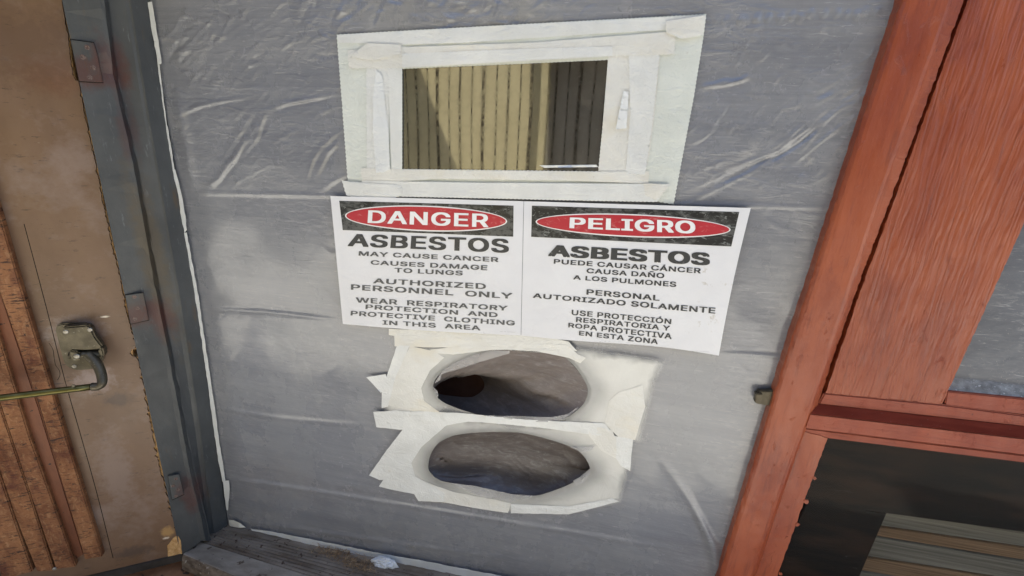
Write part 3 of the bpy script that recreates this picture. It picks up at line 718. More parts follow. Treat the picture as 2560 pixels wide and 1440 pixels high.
# ------------------------------------------------ the two round ports
def ringrel(x, y): return .0016 * nz(x / 60, y / 40, 4)
def port(hole, outer, far, depth, closed, label, mat_in, twist):
    c = np.mean(np.array(hole), 0)
    t = thing('access_port', tuple(P(*c, 0)), label, 'access port', 'round openings cut in the sheet')
    fade_edge(patch('film_ring', outer, lambda x, y: .0115 + ringrel(x, y), m_thin, t, 13, None, [hole]), outer, 22, hole)
    n = len(hole); rings = 26; lines = []
    for g in range(rings + 1):
        k = g / rings; row = []
        for i in range(n):
            a = P(*hole[i], .010); an = 2 * math.pi * i / n
            b = P(*(np.array(far[0]) + (np.array(hole[i]) - c) * far[1]), -depth)
            if closed:
                kk = math.sin(k * math.pi / 2); sh = math.cos(k * math.pi / 2) ** .8
                ctr = lerp(P(*c, .01), P(*far[0], -depth), kk); p = ctr + (a - P(*c, .01)) * sh * (1 + .18 * math.sin(math.pi * k))
            else:
                p = lerp(a, b, k) + np.array([0, 0, -.05 * math.sin(math.pi * k)])
            wv = (nz(2.5 * math.cos(an) + twist, 2.5 * math.sin(an), k * 3.0) * .018 + nz(5 * math.cos(an + k * 2.5), 5 * math.sin(an + k * 2.5), k * 1.6 + twist) * .010 + nz(13 * math.cos(an + k * 3), 13 * math.sin(an + k * 3), k * 2.6 + twist) * .005) * math.sin(math.pi * min(1, k * 1.2 + .02))
            row.append(p + np.array([wv, wv * .4, wv]))
        row.append(row[0]); lines.append(row)
    loft('sleeve', lines, mat_in, t, True)
    return t
up = port(hole_u, [z5(*p) for p in [(330, 180), (700, 165), (1500, 175), (1900, 230), (2190, 275), (2110, 420), (2040, 700), (2000, 865), (1830, 800), (1500, 735), (900, 690), (640, 650), (300, 700), (205, 600), (240, 400)]],
          ((1140, 957), .40), .20, False, 'upper round opening in the sheet with a clear sleeve leading left', m_sleeve, 1.0)
up_cap = [P(x, y, -.22) for x, y in [(1040, 880), (1260, 890), (1270, 1030), (1030, 1030)]]
link('sleeve_end', up_cap, [(0, 1, 2, 3)], m_darkbrown, up)
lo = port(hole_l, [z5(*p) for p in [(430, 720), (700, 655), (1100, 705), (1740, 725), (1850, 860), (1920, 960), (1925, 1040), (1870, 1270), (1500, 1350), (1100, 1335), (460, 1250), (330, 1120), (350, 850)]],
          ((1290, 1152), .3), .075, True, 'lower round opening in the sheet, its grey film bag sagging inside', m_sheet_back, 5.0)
def pstrip(poly, o, mat, seed, parent, amp=.0015, serr=.5, step=16):
    pl = [z5(*p) for p in poly]
    wr = wrinkle(amp * .75, 34, 12, seed, seed); of = lambda x, y: .0122 + (o - .011) * .28 + ringrel(x, y) + wr(x, y)
    t = patch('tape_strip', pl, of, mat, parent, 11, None, serr=0, estep=11, jit=.5, seed=int(seed * 10))
    return t
# upper
pstrip([(255, 62), (800, 75), (1300, 110), (1500, 150), (1560, 215), (900, 160), (290, 110), (255, 104)], .0125, m_tape_old, 1.3, up)
pstrip([(292, 104), (900, 130), (1500, 175), (1560, 235), (1500, 240), (1100, 190), (560, 190), (295, 182)], .0138, m_tape_old, 1.7, up)
pstrip([(540, 205), (760, 180), (1100, 190), (1530, 222), (1620, 262), (1580, 300), (1500, 262), (1280, 216), (1090, 206), (960, 208), (700, 240), (560, 228)], .0150, m_tape_old, 2.1, up, .001)
pstrip([(312, 175), (400, 178), (300, 400), (250, 600), (205, 610), (205, 480), (250, 360)], .0128, m_tape, 2.4, up)
pstrip([(400, 180), (560, 215), (640, 260), (540, 350), (480, 470), (500, 560), (610, 640), (420, 630), (250, 590), (300, 400)], .0132, m_tape_old, 2.6, up, .001)
pstrip([(98, 396), (232, 374), (252, 430), (200, 505)], .0110, m_tape, 3.3, up, .001)
pstrip([(147, 636), (300, 625), (560, 645), (780, 680), (800, 705), (560, 745), (330, 760), (168, 742)], .0142, m_tape, 3.6, up, .001)
pstrip([(1780, 560), (1850, 500), (2010, 450), (2030, 600), (1960, 830), (1850, 815), (1750, 720)], .0135, m_tape_old, 4.1, up, .001)
# lower
pstrip([(118, 1076), (240, 900), (380, 720), (480, 660), (560, 680), (420, 860), (310, 1000), (290, 1100), (190, 1108)], .0145, m_tape, 5.1, lo, .002)
pstrip([(300, 1000), (450, 780), (640, 650), (760, 660), (640, 740), (480, 880), (410, 990), (440, 1090), (330, 1110), (190, 1105), (240, 1060)], .0158, m_tape, 5.6, lo, .002)
pstrip([(186, 1152), (215, 1108), (430, 1080), (560, 1150), (640, 1200), (640, 1258), (460, 1254), (430, 1205), (300, 1180)], .0150, m_tape, 6.2, lo, .002)
pstrip([(355, 636), (460, 630), (760, 645), (1200, 690), (1750, 716), (1800, 780), (1700, 800), (1300, 745), (900, 708), (690, 700), (420, 700)], .0165, m_tape, 6.7, lo, .002)
pstrip([(1640, 730), (1800, 760), (1830, 830), (1830, 960), (1720, 900), (1640, 800)], .0160, m_tape_old, 7.1, lo, .002)
pstrip([(1810, 800), (1945, 828), (1925, 1045), (1860, 1010), (1815, 940)], .0152, m_tape, 7.4, lo, .001)
pstrip([(440, 1090), (560, 1140), (700, 1190), (1000, 1245), (1100, 1270), (1080, 1335), (900, 1310), (640, 1262), (470, 1254), (440, 1180)], .0142, m_tape_old, 7.7, lo, .002)
pstrip([(1100, 1275), (1500, 1290), (1800, 1235), (1850, 1255), (1500, 1345), (1100, 1338)], .0138, m_tape, 7.9, lo, .001)
# loose clear flaps of film at the cut edges
def flap(poly, o, parent, seed): patch('film_flap', [z5(*p) for p in poly], o, m_flap, parent, 14, wrinkle(.004, 25, 18, seed, .6), jit=.6, seed=int(seed))
flap([(560, 452), (625, 352), (740, 282), (860, 236), (970, 212), (1095, 214), (1090, 230), (1000, 258), (880, 292), (750, 336), (620, 376), (612, 415), (568, 440)], .013, up, 2)
flap([(900, 662), (1090, 688), (1250, 704), (1395, 707), (1460, 690), (1560, 615), (1565, 600), (1500, 650), (1380, 672), (1200, 668), (920, 660)], .013, up, 4)
flap([(562, 460), (590, 490), (598, 520), (590, 548), (570, 500)], .013, up, 6)
flap([(690, 1130), (860, 1150), (1100, 1204), (1270, 1217), (1100, 1262), (850, 1215)], .015, lo, 8)
flap([(1530, 1112), (1580, 1085), (1648, 1028), (1650, 1060), (1600, 1130), (1545, 1145)], .015, lo, 10)
flap([(1510, 880), (1620, 882), (1680, 872), (1660, 900), (1600, 920)], .016, lo, 12)

# ------------------------------------------------ tape along the edges of the sheet
def z1(x, y): return (x / 2, y / 2)
def z2(x, y): return (x / 2, 720 + y / 2)
def z8(x, y): return (400 + x / 3.0476, 1160 + y / 3.0476)
def etape(poly, o, label, seed, conv, mat=None, amp=.0015, group='white tape strips along the sheet edges'):
    t = patch('tape_strip', [conv(*p) for p in poly], o, mat or m_tape_edge, None, 12, wrinkle(amp, 20, 20, seed), jit=.8, estep=10, seed=int(seed * 10))
    return tag(t, label, 'tape', group)
etape([(738, 10), (760, 8), (775, 100), (795, 225), (808, 312), (806, 320), (788, 322), (778, 250), (758, 150)], .010, 'widest white tape strip, at the top of the sheet\'s left edge', 1.0, z1)
etape([(788, 322), (798, 322), (812, 440), (832, 600), (852, 710), (872, 845), (862, 850), (845, 730), (825, 600), (805, 450)], .009, 'thin white tape line down the sheet\'s left edge, just above the long horizontal fold', 2.0, z1)
etape([(860, 848), (876, 846), (905, 960), (928, 1080), (934, 1150), (922, 1165), (905, 1080), (888, 960)], .010, 'white tape strip on the sheet\'s left edge where the long horizontal fold meets it', 3.0, z1)
etape([(918, 1165), (934, 1162), (950, 1250), (985, 1440), (1000, 1520), (980, 1520), (960, 1430), (940, 1300)], .009, 'white tape strip on the sheet\'s left edge level with the warning signs', 4.0, z1)
etape([(976, 40), (992, 40), (1020, 240), (1042, 380), (1075, 600), (1095, 760), (1128, 962), (1112, 968), (1090, 860), (1060, 640), (1025, 380)], .009, 'long narrow white tape strip on the sheet\'s left edge, level with the round openings', 5.0, z2)
etape([(1114, 964), (1145, 962), (1148, 1010), (1140, 1112), (1132, 1110), (1122, 1040)], .011, 'short white tape tab at the bottom of the sheet\'s left edge', 6.0, z2)
etape([(690, 492), (870, 518), (1200, 584), (1720, 688), (2000, 735), (2560, 845), (3300, 985), (3250, 1040), (2300, 878), (1850, 784), (1600, 722), (1230, 640), (880, 546), (700, 508)], .012, 'white tape strip running along the bottom edge of the sheet', 7.0, z8, None, .003)
etape([(525, 428), (560, 428), (610, 450), (655, 485), (600, 486), (530, 472)], .012, 'puckered pale film tip at the sheet\'s bottom left corner', 8.0, z8, m_ringfilm, .004)

# ------------------------------------------------ grey steel door frame on the left
J3 = [(92, -250), (155, 0), (308, 720), (452, 1390)]
J2 = [(212, -250), (257, 0), (282, 200), (328, 400), (385, 720), (425, 920), (470, 1170), (512, 1352)]
J1 = [(280, -250), (317, 0), (365, 300), (437, 720), (490, 1060), (505, 1180), (528, 1338)]
J0 = [(345, -250), (375, 0), (420, 310), (492, 720), (571, 1313)]
def vline(pl, o, dx=0.0, n=60, wob=0.0, seed=0.0):
    ys = np.linspace(-250, max(p[1] for p in pl), n); return [P(fromline(pl, y) + dx + wob * nz(y / 40, seed), y, o) for y in ys]
hc = [P(222, 160, .15), P(348, 775, .15), P(443, 1215, .15)]
m_steel = steel([(P(235, 185, .13), (.05, .12, .055), .9), (P(268, 170, .12), (.02, .12, .10), .8), (P(345, 785, .15), (.045, .1, .06), .95), (P(398, 800, .11), (.022, .1, .09), .9), (P(472, 1240, .12), (.022, .1, .10), .8), (P(300, 330, .12), (.012, .1, .10), .5)])
fr = thing('door_frame', tuple(P(520, 1345, .08)), 'grey painted steel door frame with rusty hinge leaves, left of the sheet', 'door frame')
loft('jamb', [setY(vline(J3, .165, 0), .02), vline(J3, .165, 0), vline(J2, .112, -8, wob=3), vline(J2, .104, 3, wob=3, seed=4), vline(J2, .086, 12, wob=2, seed=7)], m_steel, fr)
loft('door_stop', [vline(J2, .086, 12.5, wob=2, seed=7), vline(J2, .082, 16), vline(J1, .058, -4), vline(J1, .052, 4), vline(J1, .050, 9), vline(J0, .004, -3), vline(J0, -.01, 4)], m_steel, fr)
m_hscrew = simple('rusty_screw', (.06, .03, .024), (.16, .12, .11), (300, 300, 300), .45, .5, .3)
def hinge(pts, scr):
    pl = Plane(P(*J3[1], .165), np.cross(P(*J3[3], .165) - P(*J3[1], .165), P(257, 0, .112) - P(*J3[1], .165)))
    if pl.n @ (CP - pl.p) < 0: pl.n = -pl.n
    cx_ = np.mean(np.array(pts), 0); slab('hinge_mortise', [tuple(cx_ + (np.array(p) - cx_) * 1.035) for p in pts], .0007, -.001, m_void, fr, 0, pl)
    h = slab('hinge_leaf', pts, .0042, .0, m_steel, fr, .0012, pl)
    for x, y in scr:
        c = pl(x, y, .0042); a = Vector(pl.n); e = a.orthogonal().normalized(); f_ = a.cross(e); V = []; Fs = []
        for r_, hh in ((.0062, .0003), (.0048, .0012), (.0030, .0002)):
            for k in range(14): an = 2 * math.pi * k / 14; V.append(Vector(c) + (e * math.cos(an) + f_ * math.sin(an)) * r_ + a * hh)
        for g in range(2):
            for k in range(14): Fs.append((g * 14 + k, g * 14 + (k + 1) % 14, (g + 1) * 14 + (k + 1) % 14, (g + 1) * 14 + k))
        Fs.append(tuple(28 + k for k in range(14))); s = link('screw', V, Fs, m_hscrew, None, True); s.parent = h
    return h
hinge([(176, 99), (234, 107), (243, 135), (257, 206), (198, 203)], [(218, 118), (207, 142), (233, 169), (225, 193)])
hinge([(313, 738), (358, 732), (372, 800), (326, 810)], [(336, 742), (344, 770), (338, 797)])
hinge([(420, 1190), (448, 1186), (460, 1236), (430, 1250)], [(440, 1197), (433, 1215), (446, 1224), (440, 1240)])
slab('splinter', [(495, 1311), (506, 1309), (513, 1346), (494, 1350)], .092, .070, m_greyboard, fr, .002)
struct(box('wall', (1.50, -.052, -.1), (4.5, .03, 3.0), m_red_grain))
struct(box('wall', (-4.5, -.10, -.1), (-1.56, .1, 3.0), m_red_rail))

# ------------------------------------------------ brown door, standing open on the left
O_ = P(450, 1385, .165); vv = ray(225, 1440); e_ = CP + vv * ((O_[2] - CP[2]) / vv[2]) - O_; e_[2] = 0; e_ /= np.linalg.norm(e_)
DP = Plane(O_, np.cross(np.array([0, 0, 1.0]), e_)); DP.n = DP.n if DP.n @ (CP - O_) > 0 else -DP.n
def dloc(p): return (p - O_) @ e_, p[2]
DSTAIN = [((300, 1000), (.05, .05, .03), (.05, .035, .03), .6), ((190, 830), (.09, .09, .06), (.24, .19, .17), .7), ((240, 950), (.06, .06, .05), (.28, .22, .21), .7), ((290, 1180), (.06, .06, .2), (.22, .16, .135), .55),
          ((130, 190), (.10, .10, .06), (.15, .065, .035), .6), ((60, 120), (.2, .2, .12), (.085, .045, .028), .5), ((330, 1380), (.08, .08, .03), (.07, .05, .04), .7), ((420, 1330), (.025, .03, .03), (.45, .27, .10), .7), ((415, 1345), (.01, .02, .006), (.6, .52, .42), 1.0), ((262, 792), (.012, .02, .004), (.7, .62, .5), 1.0)]
m_door = doorpaint()
door = thing('brown_door', tuple(O_), 'scuffed brown door standing open with rough timber ribs and a brass push bar', 'door')
edge = [(92, -250), (120, -130), (155, 0), (161, 40), (167, 75), (171, 88), (176, 140), (183, 185), (190, 200), (197, 204), (203, 235), (214, 295), (226, 345), (238, 400), (249, 455), (254, 480), (258, 505), (268, 545), (275, 580), (281, 610), (289, 640), (297, 672), (303, 700), (312, 745), (314, 770), (322, 800), (331, 830), (341, 852), (342, 873), (330, 874), (325, 884), (333, 891), (346, 893), (356, 935), (362, 975), (371, 1020), (380, 1070), (388, 1110), (396, 1150), (403, 1180), (411, 1205), (418, 1232), (427, 1270), (438, 1300), (447, 1345), (452, 1384)]
r_ = random.Random(5); er = []
for i in range(len(edge) - 1):
    a, b = np.array(edge[i], float), np.array(edge[i + 1], float); n = max(1, int(np.linalg.norm(b - a) / 5))
    for k in range(n):
        p = lerp(a, b, k / n); lowf = min(1, max(0, (p[1] - 60) / 900)); er.append((p[0] - abs(r_.gauss(0, 1)) * (1.0 + 2.6 * lowf), p[1]))
er.append((452, 1384))
sk = [dloc(DP(x, y, 0)) for x, y in er]
def dpt(a, z, off): return O_ * np.array([1, 1, 0]) + e_ * a + np.array([0, 0, z]) + DP.n * off
zb = O_[2] + .006; outline = sk + [(1.7, zb), (1.7, 2.25), (sk[0][0], 2.25)]
skin = solid('door_skin', [dpt(a, z, 0) for a, z in outline], [dpt(a, z, -.006) for a, z in outline], m_door, door)
r_ = random.Random(9); core = []
for x, y in edge:
    core.append(dloc(DP(x + 1 + (1.5 if y < 700 else 4.5 + 1.5 * math.sin(y / 37) + (4 if 880 < y < 1120 else 0)) * r_.uniform(.5, 1.0), y, -.006)))
oc = core + [(1.7, zb), (1.7, 2.25), (core[0][0], 2.25)]
solid('door_core', [dpt(a, z, -.0065) for a, z in oc], [dpt(a, z, -.044) for a, z in oc], m_core, door)
# exposed corner of particle board at the bottom
patch('chipped_corner', [(418, 1364), (432, 1346), (444, 1338), (452, 1352), (455, 1385), (420, 1392)], .0016, m_core, door, 6, wrinkle(.001, 8, 8, 2), toP=DP, jit=1)
slab('door_sweep', [(-420, 1592), (225, 1441), (452, 1387), (462, 1394), (460, 1402), (225, 1462), (-420, 1630)], .007, -.03, m_dark_metal, door, .002, DP)
m_bark = barkwood()
def rib(rl, ll, bot, of, ob, mat, name):
    yt = -330
    p = [(fromline(rl, yt), yt)] + [q_ for q_ in rl] + bot + [q_ for q_ in ll[::-1]] + [(fromline(ll, yt), yt)]
    return slab(name, p, of, ob, mat, door, .003, DP)
rib([(0, 540), (52, 720), (155, 1060), (257, 1392)], [(0, 735), (100, 1020), (212, 1400)], [], .024, 0, m_bark, 'timber_rib')
rib([(0, 722), (98, 1020), (210, 1385)], [(0, 848), (75, 1095), (188, 1400)], [], .0085, 0, m_rust_board, 'inset_board')
rib([(0, 850), (75, 1095), (190, 1418)], [(0, 1010), (72, 1225), (140, 1424)], [], .024, 0, m_bark, 'timber_rib')
rib([(0, 1016), (72, 1230), (135, 1428)], [(0, 1182), (40, 1300), (92, 1430)], [], .021, 0, m_bark, 'timber_rib')
rib([(0, 1190), (40, 1310), (82, 1430)], [(-60, 1230), (-20, 1350), (5, 1450)], [], .026, 0, m_bark, 'timber_rib')
for s_ in range(6):
    dx = -75 * (s_ + 1)
    rib([(-60 + dx + 70, 1240), (-20 + dx + 70, 1360), (5 + dx + 66, 1470)], [(-60 + dx, 1250), (-20 + dx, 1370), (5 + dx, 1490)], [], .022 + .003 * (s_ % 2), 0, m_bark, 'timber_rib')
jl = [(60, 560), (115, 770), (160, 945), (198, 1080), (240, 1230), (283, 1395)]; r_ = random.Random(3)
jp = spline([(x + r_.uniform(-1.5, 1.5), y) for x, y in jl], 5)
slab('panel_joint', [tuple(p) for p in jp] + [(p[0] + 1.8, p[1]) for p in jp[::-1]], .0004, -.001, m_void, door, 0, DP)
cl = spline([(122, 858), (130, 870), (133, 880), (134, 890), (138, 912), (147, 925), (149, 938), (143, 950)], 4)
slab('paint_crack', [tuple(p) for p in cl] + [(p[0] + 1.3, p[1] + .6) for p in cl[::-1]], .0004, -.001, m_void, door, 0, DP)
# white-headed nail at the foot of the ribs
def disc(name, c, n, r, h, mat, parent, seg=16, dome=.4):
    a = Vector(n); e = a.orthogonal().normalized(); f2 = a.cross(e); V = []; Fs = []
    for rr_, hh in ((r, 0), (r, h * (1 - dome)), (r * .7, h)):
        for k in range(seg): an = 2 * math.pi * k / seg; V.append(Vector(c) + (e * math.cos(an) + f2 * math.sin(an)) * rr_ + a * hh)
    for g in range(2):
        for k in range(seg): Fs.append((g * seg + k, g * seg + (k + 1) % seg, (g + 1) * seg + (k + 1) % seg, (g + 1) * seg + k))
    Fs.append(tuple(2 * seg + k for k in range(seg)))
    o = link(name, V, Fs, mat, None, True)
    if parent:
        if parent.type == 'EMPTY': attach(o, parent)
        else: o.parent = parent
    return o
disc('nail', DP(137, 1421, .02), DP.n, .006, .004, m_screw, door)

# push bar: base plate, housing, pivot, arm, tube
def zp(x, y): return (x / 5.143, 780 + y / 5.143)
def zl(l): return [zp(*p) for p in l]
base = slab('bar_base', zl([(705, 230), (735, 165), (800, 150), (1120, 148), (1170, 190), (1240, 360), (1330, 560), (1320, 640), (1215, 735), (1000, 756), (905, 735), (830, 680), (770, 480)]), .014, 0, m_bronze, door, .004, DP)
base['label'] = 'tarnished bronze bracket base of the push bar'
def sub(o, parent): o.parent = parent; o.matrix_parent_inverse = Matrix.Identity(4); return o
sub(slab('housing', zl([(778, 260), (785, 225), (820, 198), (1120, 170), (1165, 190), (1230, 330), (1325, 450), (1300, 478), (1150, 490), (920, 500), (850, 410), (790, 300)]), .040, .014, m_bronze, None, .009, DP), base)
for x, y in ((845, 257), (1155, 230)):
    disc('screw', DP(*zp(x, y), .0402), DP.n, .0066, .0012, m_screw, base)
disc('screw', DP(*zp(955, 700), .0145), DP.n, .0060, .0012, m_screw, base)
pv, pf = sweep([DP(*zp(890, 560), .034), DP(*zp(1310, 540), .034)], .0105, 16)
sub(link('pivot', pv, pf, m_bronze, None, True), base)
sub(slab('ear', zl([(890, 500), (1010, 510), (1040, 620), (940, 640), (890, 590)]), .048, .014, m_bronze, None, .004, DP), base)
sub(slab('ear', zl([(1250, 490), (1310, 455), (1340, 540), (1330, 590), (1290, 600), (1270, 540)]), .048, .014, m_bronze, None, .004, DP), base)
disc('bolt', DP(*zp(990, 570), .0485), DP.n, .008, .003, m_screw, base)
apt = spline([DP(*zp(1140, 545), .034), DP(*zp(1215, 620), .048), DP(*zp(1275, 720), .064), DP(*zp(1312, 840), .080), DP(*zp(1310, 915), .090), DP(*zp(1265, 955), .092), DP(*zp(1180, 962), .092)], 6)
ar = [lerp(.0150, .0118, min(1, i / (len(apt) - 1) * 1.3)) for i in range(len(apt))]
pv, pf = sweep(apt, ar, 16)
link('bar_arm', pv, pf, m_bronze, door, True)
t0, t1 = DP(*zp(1192, 960), .092), DP(*zp(0, 1105), .092)
pv, pf = sweep([t0 + (t1 - t0) * k for k in np.linspace(0, 4.2, 20)], .0098, 20)
tube = link('push_bar', pv, pf, m_bar, door, True)
disc('screw', DP(*zp(945, 950), .1010), DP.n, .0052, .0012, m_bronze, tube)
pv, pf = sweep([t0 - (t1 - t0) * .004, t0 + (t1 - t0) * .01], .0118, 18); sub(link('collar', pv, pf, m_bronze, None, True), tube)

# ------------------------------------------------ threshold and floor
TA, TB, TC = P(570, 1312, 0), P(1250, 1452, 0), P(456, 1386, .165)
TP = Plane(TA, np.cross(TB - TA, TC - TA)); TP.n = TP.n if TP.n[2] > 0 else -TP.n
m_nose = simple('grimy_nosing', (.075, .055, .04), (.20, .165, .13), (26, 60, 60), .7, .3, .1, .6, (60, 60, 60), .003, ((.30, .28, .25), 60, .64))
th = thing('threshold', tuple(TC), 'grooved weathered metal threshold along the foot of the sheet', 'threshold')
bk = [(560, 1305), (1900, 1584)]; fr_ = [(456, 1386), (1500, 1826)]
def tline(f, h, n=40):
    return [lerp(TP(*bk[0], 0), TP(*fr_[0], 0), f) * (1 - k) + lerp(TP(*bk[1], 0), TP(*fr_[1], 0), f) * k + TP.n * h for k in np.linspace(0, 1, n)]
loft('flat_rim', [tline(-.25, 0), tline(.16, 0)], m_sill_groove, th)
ls = []
for i in range(8):
    a = .16 + i * .058
    ls += [tline(a, 0), tline(a + .036, 0), tline(a + .040, -.0035), tline(a + .054, -.0035)]
ls.append(tline(.16 + 8 * .058, 0))
loft('grooved_tread', ls, m_sill_groove, th)
loft('nosing', [tline(.624, 0), tline(.96, -.001), tline(.985, -.002)], m_sill, th)
loft('nosing_edge', [tline(.985, -.002), tline(1.0, -.005), tline(1.02, -.014), tline(1.05, -.03), tline(1.06, -.06)], m_nose, th)
fl = struct(link('floor', [(-4, -.42, -.045), (4, -.42, -.045), (4, .02, -.045), (-4, .02, -.045)], [(0, 1, 2, 3)], m_floor))
# dry debris
V = []; Fs = []; r_ = random.Random(12)
for i in range(230):
    if r_.random() < .75: cx_, cy_ = z8(r_.gauss(1430, 105), r_.gauss(0, 28)); cy_ = z8(0, 720 + (cx_ - z8(1430, 0)[0]) * 3.05 * .42 + r_.gauss(0, 30))[1]
    else: cx_, cy_ = z8(r_.gauss(1280, 70), r_.gauss(655, 22))
    c = TP(cx_, cy_, r_.uniform(.002, .014)); an = r_.uniform(0, 6.3); l_ = r_.uniform(.012, .05); d = np.array([math.cos(an), math.sin(an), r_.uniform(-.25, .3)]); sde = np.array([-d[1], d[0], 0]) * r_.uniform(-.6, .6)
    pts = [c - d * l_ / 2, c + sde * l_ * .4 + np.array([0, 0, .003]), c + d * l_ / 2]
    for p in pts: p[2] = max(p[2], c[2] - .004)
    v_, f_ = sweep(spline(pts, 3), r_.uniform(.0003, .0008), 4, False); s = len(V); V += v_; Fs += [tuple(s + i_ for i_ in f) for f in f_]
tag(link('straw_clump', V, Fs, m_straw), 'tangled clump of dry brown straw lying on the threshold', 'debris')
# crumpled tape
bm = bmesh.new(); bmesh.ops.create_icosphere(bm, subdivisions=4, radius=1)
cc = TP(*z8(1712, 752), .010)
for v in bm.verts:
    p = v.co.copy(); k = 1 + .55 * mnoise.turbulence(p * 1.6 + Vector((3, 1, 2)), 3, True) - .28 + .25 * abs(mnoise.noise(p * 3))
    v.co = Vector(cc) + Vector((p.x * .046 * k, p.y * .018 * k, p.z * .020 * k))
me = bpy.data.meshes.new('crumpled_tape'); bm.to_mesh(me); bm.free(); me.materials.append(m_tape_edge)
o = bpy.data.objects.new('crumpled_tape', me); COL.objects.link(o); tag(o, 'crumpled wad of white tape on the threshold beside the straw', 'tape')

# ------------------------------------------------ red woodwork on the right
def z6(x, y): return (1720 + x / 1.9464, 700 + y / 1.9464)
def z7(x, y): return (1720 + x / 2, y / 2)
rw = thing('red_window_frame', tuple(P(1900, 1440, .02)), 'red painted timber post, plank and rails framing the dark window at right', 'window frame')
PA = [(2335, -250), (2257, 0), (2100, 480), (2030, 700), (1958, 920), (1800, 1440), (1752, 1600)]       # left arris of the post
PB = [(2475, -250), (2382, 0), (2200, 500), (2134, 700), (2060, 930), (2010, 1075), (1880, 1440), (1825, 1600)]
PC = [(2505, -250), (2412, 0), (2228, 500), (2152, 700), (2074, 925), (2046, 1014), (2012, 1072), (1894, 1440), (1838, 1600)]
def hline(pl, o, dx=0.0, n=330, wob=0.0, seed=0.0, ys=(-250, 1600)):
    return [P(fromline(pl, y) + dx + wob * (nz(y / 23, seed) + .6 * nz(y / 7, seed + 9)), y, o) for y in np.linspace(*ys, n)]
A1 = hline(PA, .030, -3, wob=1.8); A0 = setY(A1, -.03)
loft('post', [A0, setY(A1, .012), A1, hline(PA, .035, 3, wob=1.8, seed=3), hline(PA, .039, 10, wob=1.4, seed=13), hline(PA, .0405, 20), [lerp(a, b, .5) for a, b in zip(hline(PA, .0405, 16), hline(PB, .0405, -10))], hline(PB, .040, -10), hline(PB, .038, -2, wob=1.8, seed=5), hline(PB, .033, 4, wob=1.8, seed=6), hline(PC, .016, -2, wob=3.0, seed=8), setY(hline(PC, .016, -1, wob=3.0, seed=8), -.03)], m_red_smooth, rw)
GAP = [(2430, -250 + 250), (2238, 500), (2161, 700), (2066, 980)]
# plank beside the post
plk = [(2420, 0), (2236, 500), (2158, 710), (2064, 982), (2355, 1010), (2496, 700), (2640, 380), (2810, 0), (2922, -250), (2512, -250)]
patchlist = dens(plk, 9, 1.0, 0, 4)
slab('plank', [tuple(p) for p in patchlist], .010, -.035, m_red_grain, rw)
slab('gap_backing', [(2480, -250), (2180, 500), (2000, 1040), (2110, 1045), (2300, 500), (2560, -250)], -.034, -.045, m_void, rw)
# upper light: plastic film, dusty ledge
m_film2 = film_material('upper_window_film', (.060, .068, .088), (.10, .108, .13), 0, .35, .4, .2)
patch('upper_film', [(2290, 960), (2430, 640), (2710, 20), (2830, -260), (3500, -320), (3400, 1080)], -.030, m_film2, rw, 50, wrinkle(.003, 120, 90, 4))
lo_b = [P(x, y, -.030) for x, y in [(2386, 943), (2560, 962), (3200, 1032)]]; lo_f = [P(x, y, .002) for x, y in [(2368, 979), (2560, 998), (3200, 1062)]]
m_dust = simple('dusty_ledge', (.20, .19, .17), (.40, .39, .36), (40, 40, 40), .9, .2, 0, .8, (200, 200, 200), .003, ((.62, .6, .56), 150, .62))
loft('ledge', [lo_b, lo_f], m_dust, rw, flip=True)
slab('glazing_bead', [(2368, 979), (2560, 998), (3200, 1062), (3200, 1108), (2560, 1037), (2362, 1015)], .008, -.03, m_red_rail, rw, .002)
slab('upper_rail', [(2061, 983), (2356, 1012), (2560, 1039), (3200, 1110), (3200, 1142), (2560, 1067), (2046, 1011)], .012, -.035, m_red_rail, rw, .003)
l1 = [P(x, y, .011) for x, y in [(2040, 1009), (2560, 1066), (3200, 1141)]]; l2 = [P(x, y, .038) for x, y in [(2026, 1034), (2560, 1096), (3200, 1172)]]
m_shelf = simple('matt_red_shelf', (.14, .024, .013), (.19, .036, .02), (12, 40, 60), .9, .08, 0, .4, (10, 90, 90), .003, ((.30, .2, .17), 220, .70))
loft('shelf', [l1, l2], m_shelf, rw, flip=True)
slab('moulding', [(2024, 1034), (2560, 1096), (3200, 1172), (3200, 1222), (2560, 1138), (2011, 1071)], .038, -.02, m_red_rail, rw, .003)
slab('lower_bead', [(2012, 1071), (2560, 1139), (3200, 1224), (3200, 1244), (2560, 1157), (2069, 1096), (2009, 1088)], .018, -.02, m_red_rail, rw, .002)
sb = dens([(2008, 1078), (2069, 1096), (2008, 1260), (1944, 1440), (1888, 1600), (1832, 1600), (1885, 1440)], 9, 1.4, 0, 6)
slab('side_bead', [tuple(p) for p in sb], .020, -.02, m_red_smooth, rw)
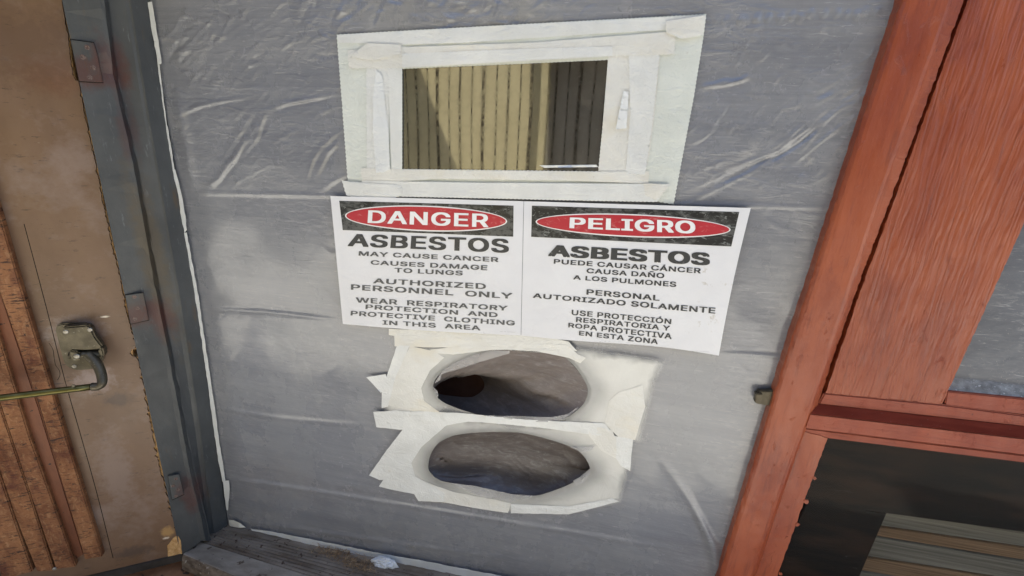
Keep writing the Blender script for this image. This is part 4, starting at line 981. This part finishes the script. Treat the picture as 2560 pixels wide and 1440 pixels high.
# dark lower window
slab('sash_rail', [(2040, 1085), (2560, 1148), (3200, 1232), (3200, 1425), (2560, 1331), (2217, 1284), (2000, 1255)], -.012, -.04, m_blackwood, rw, .002)
slab('sash_stile', [(2020, 1250), (2217, 1284), (2150, 1440), (2080, 1600), (1860, 1600), (1930, 1440)], -.014, -.04, m_blackwood, rw, .002)
patch('window_glass', [(2060, 1090), (2560, 1150), (3200, 1234), (3200, 1620), (1880, 1620), (1940, 1440)], -.004, m_glass, rw, 90)
bl = [[(2150, 1240), (3200, 1385)], [(2150, 1309), (3200, 1463)], [(2150, 1336), (3200, 1507)], [(2150, 1390), (3200, 1555)], [(2150, 1428), (3200, 1605)], [(2050, 1480), (3200, 1660)], [(2050, 1520), (3200, 1700)]]
for i in range(6):
    (a, b), (c, d) = bl[i], bl[i + 1]
    slab('mirrored_board', [a, b, (d[0], d[1] - 2), (c[0], c[1] - 2)], -.075 - .004 * (i % 2), -.095, m_brownboard if i % 2 else m_greyboard, rw, .002)  # added boards standing in for the deck's reflection in the glass
box('rear_panel', (.35, .10, 0), (2.2, .118, 1.1), m_void, rw)
box('sash_lining', (1.85, .046, -.1), (1.95, .09, 2.4), m_void, rw)
for i_, (x, y, r0) in enumerate([(2037, 1197, 5), (2016, 1255, 7), (1994, 1312, 6), (1968, 1345, 5), (1951, 1436, 6)]):
    rr_ = random.Random(40 + i_); slab('paint_flake', [(x + r0 * math.cos(a_) * rr_.uniform(.6, 1.3), y + r0 * .8 * math.sin(a_) * rr_.uniform(.5, 1.2)) for a_ in np.linspace(0, 6.28, 8)[:-1]], .0215, .018, m_red_smooth, rw)
# latch that stands out past the post
def zt(x, y): return (1850 + x / 6.547, 900 + y / 6.547)
lt = slab('latch', [zt(*p) for p in [(300, 510), (420, 520), (560, 500), (560, 760), (440, 750), (262, 715)]], .020, .002, m_bronze, rw, .002)
sub(slab('latch_tip', [zt(*p) for p in [(262, 555), (375, 560), (360, 705), (240, 705)]], .026, .006, m_bronze, None, .002), lt)
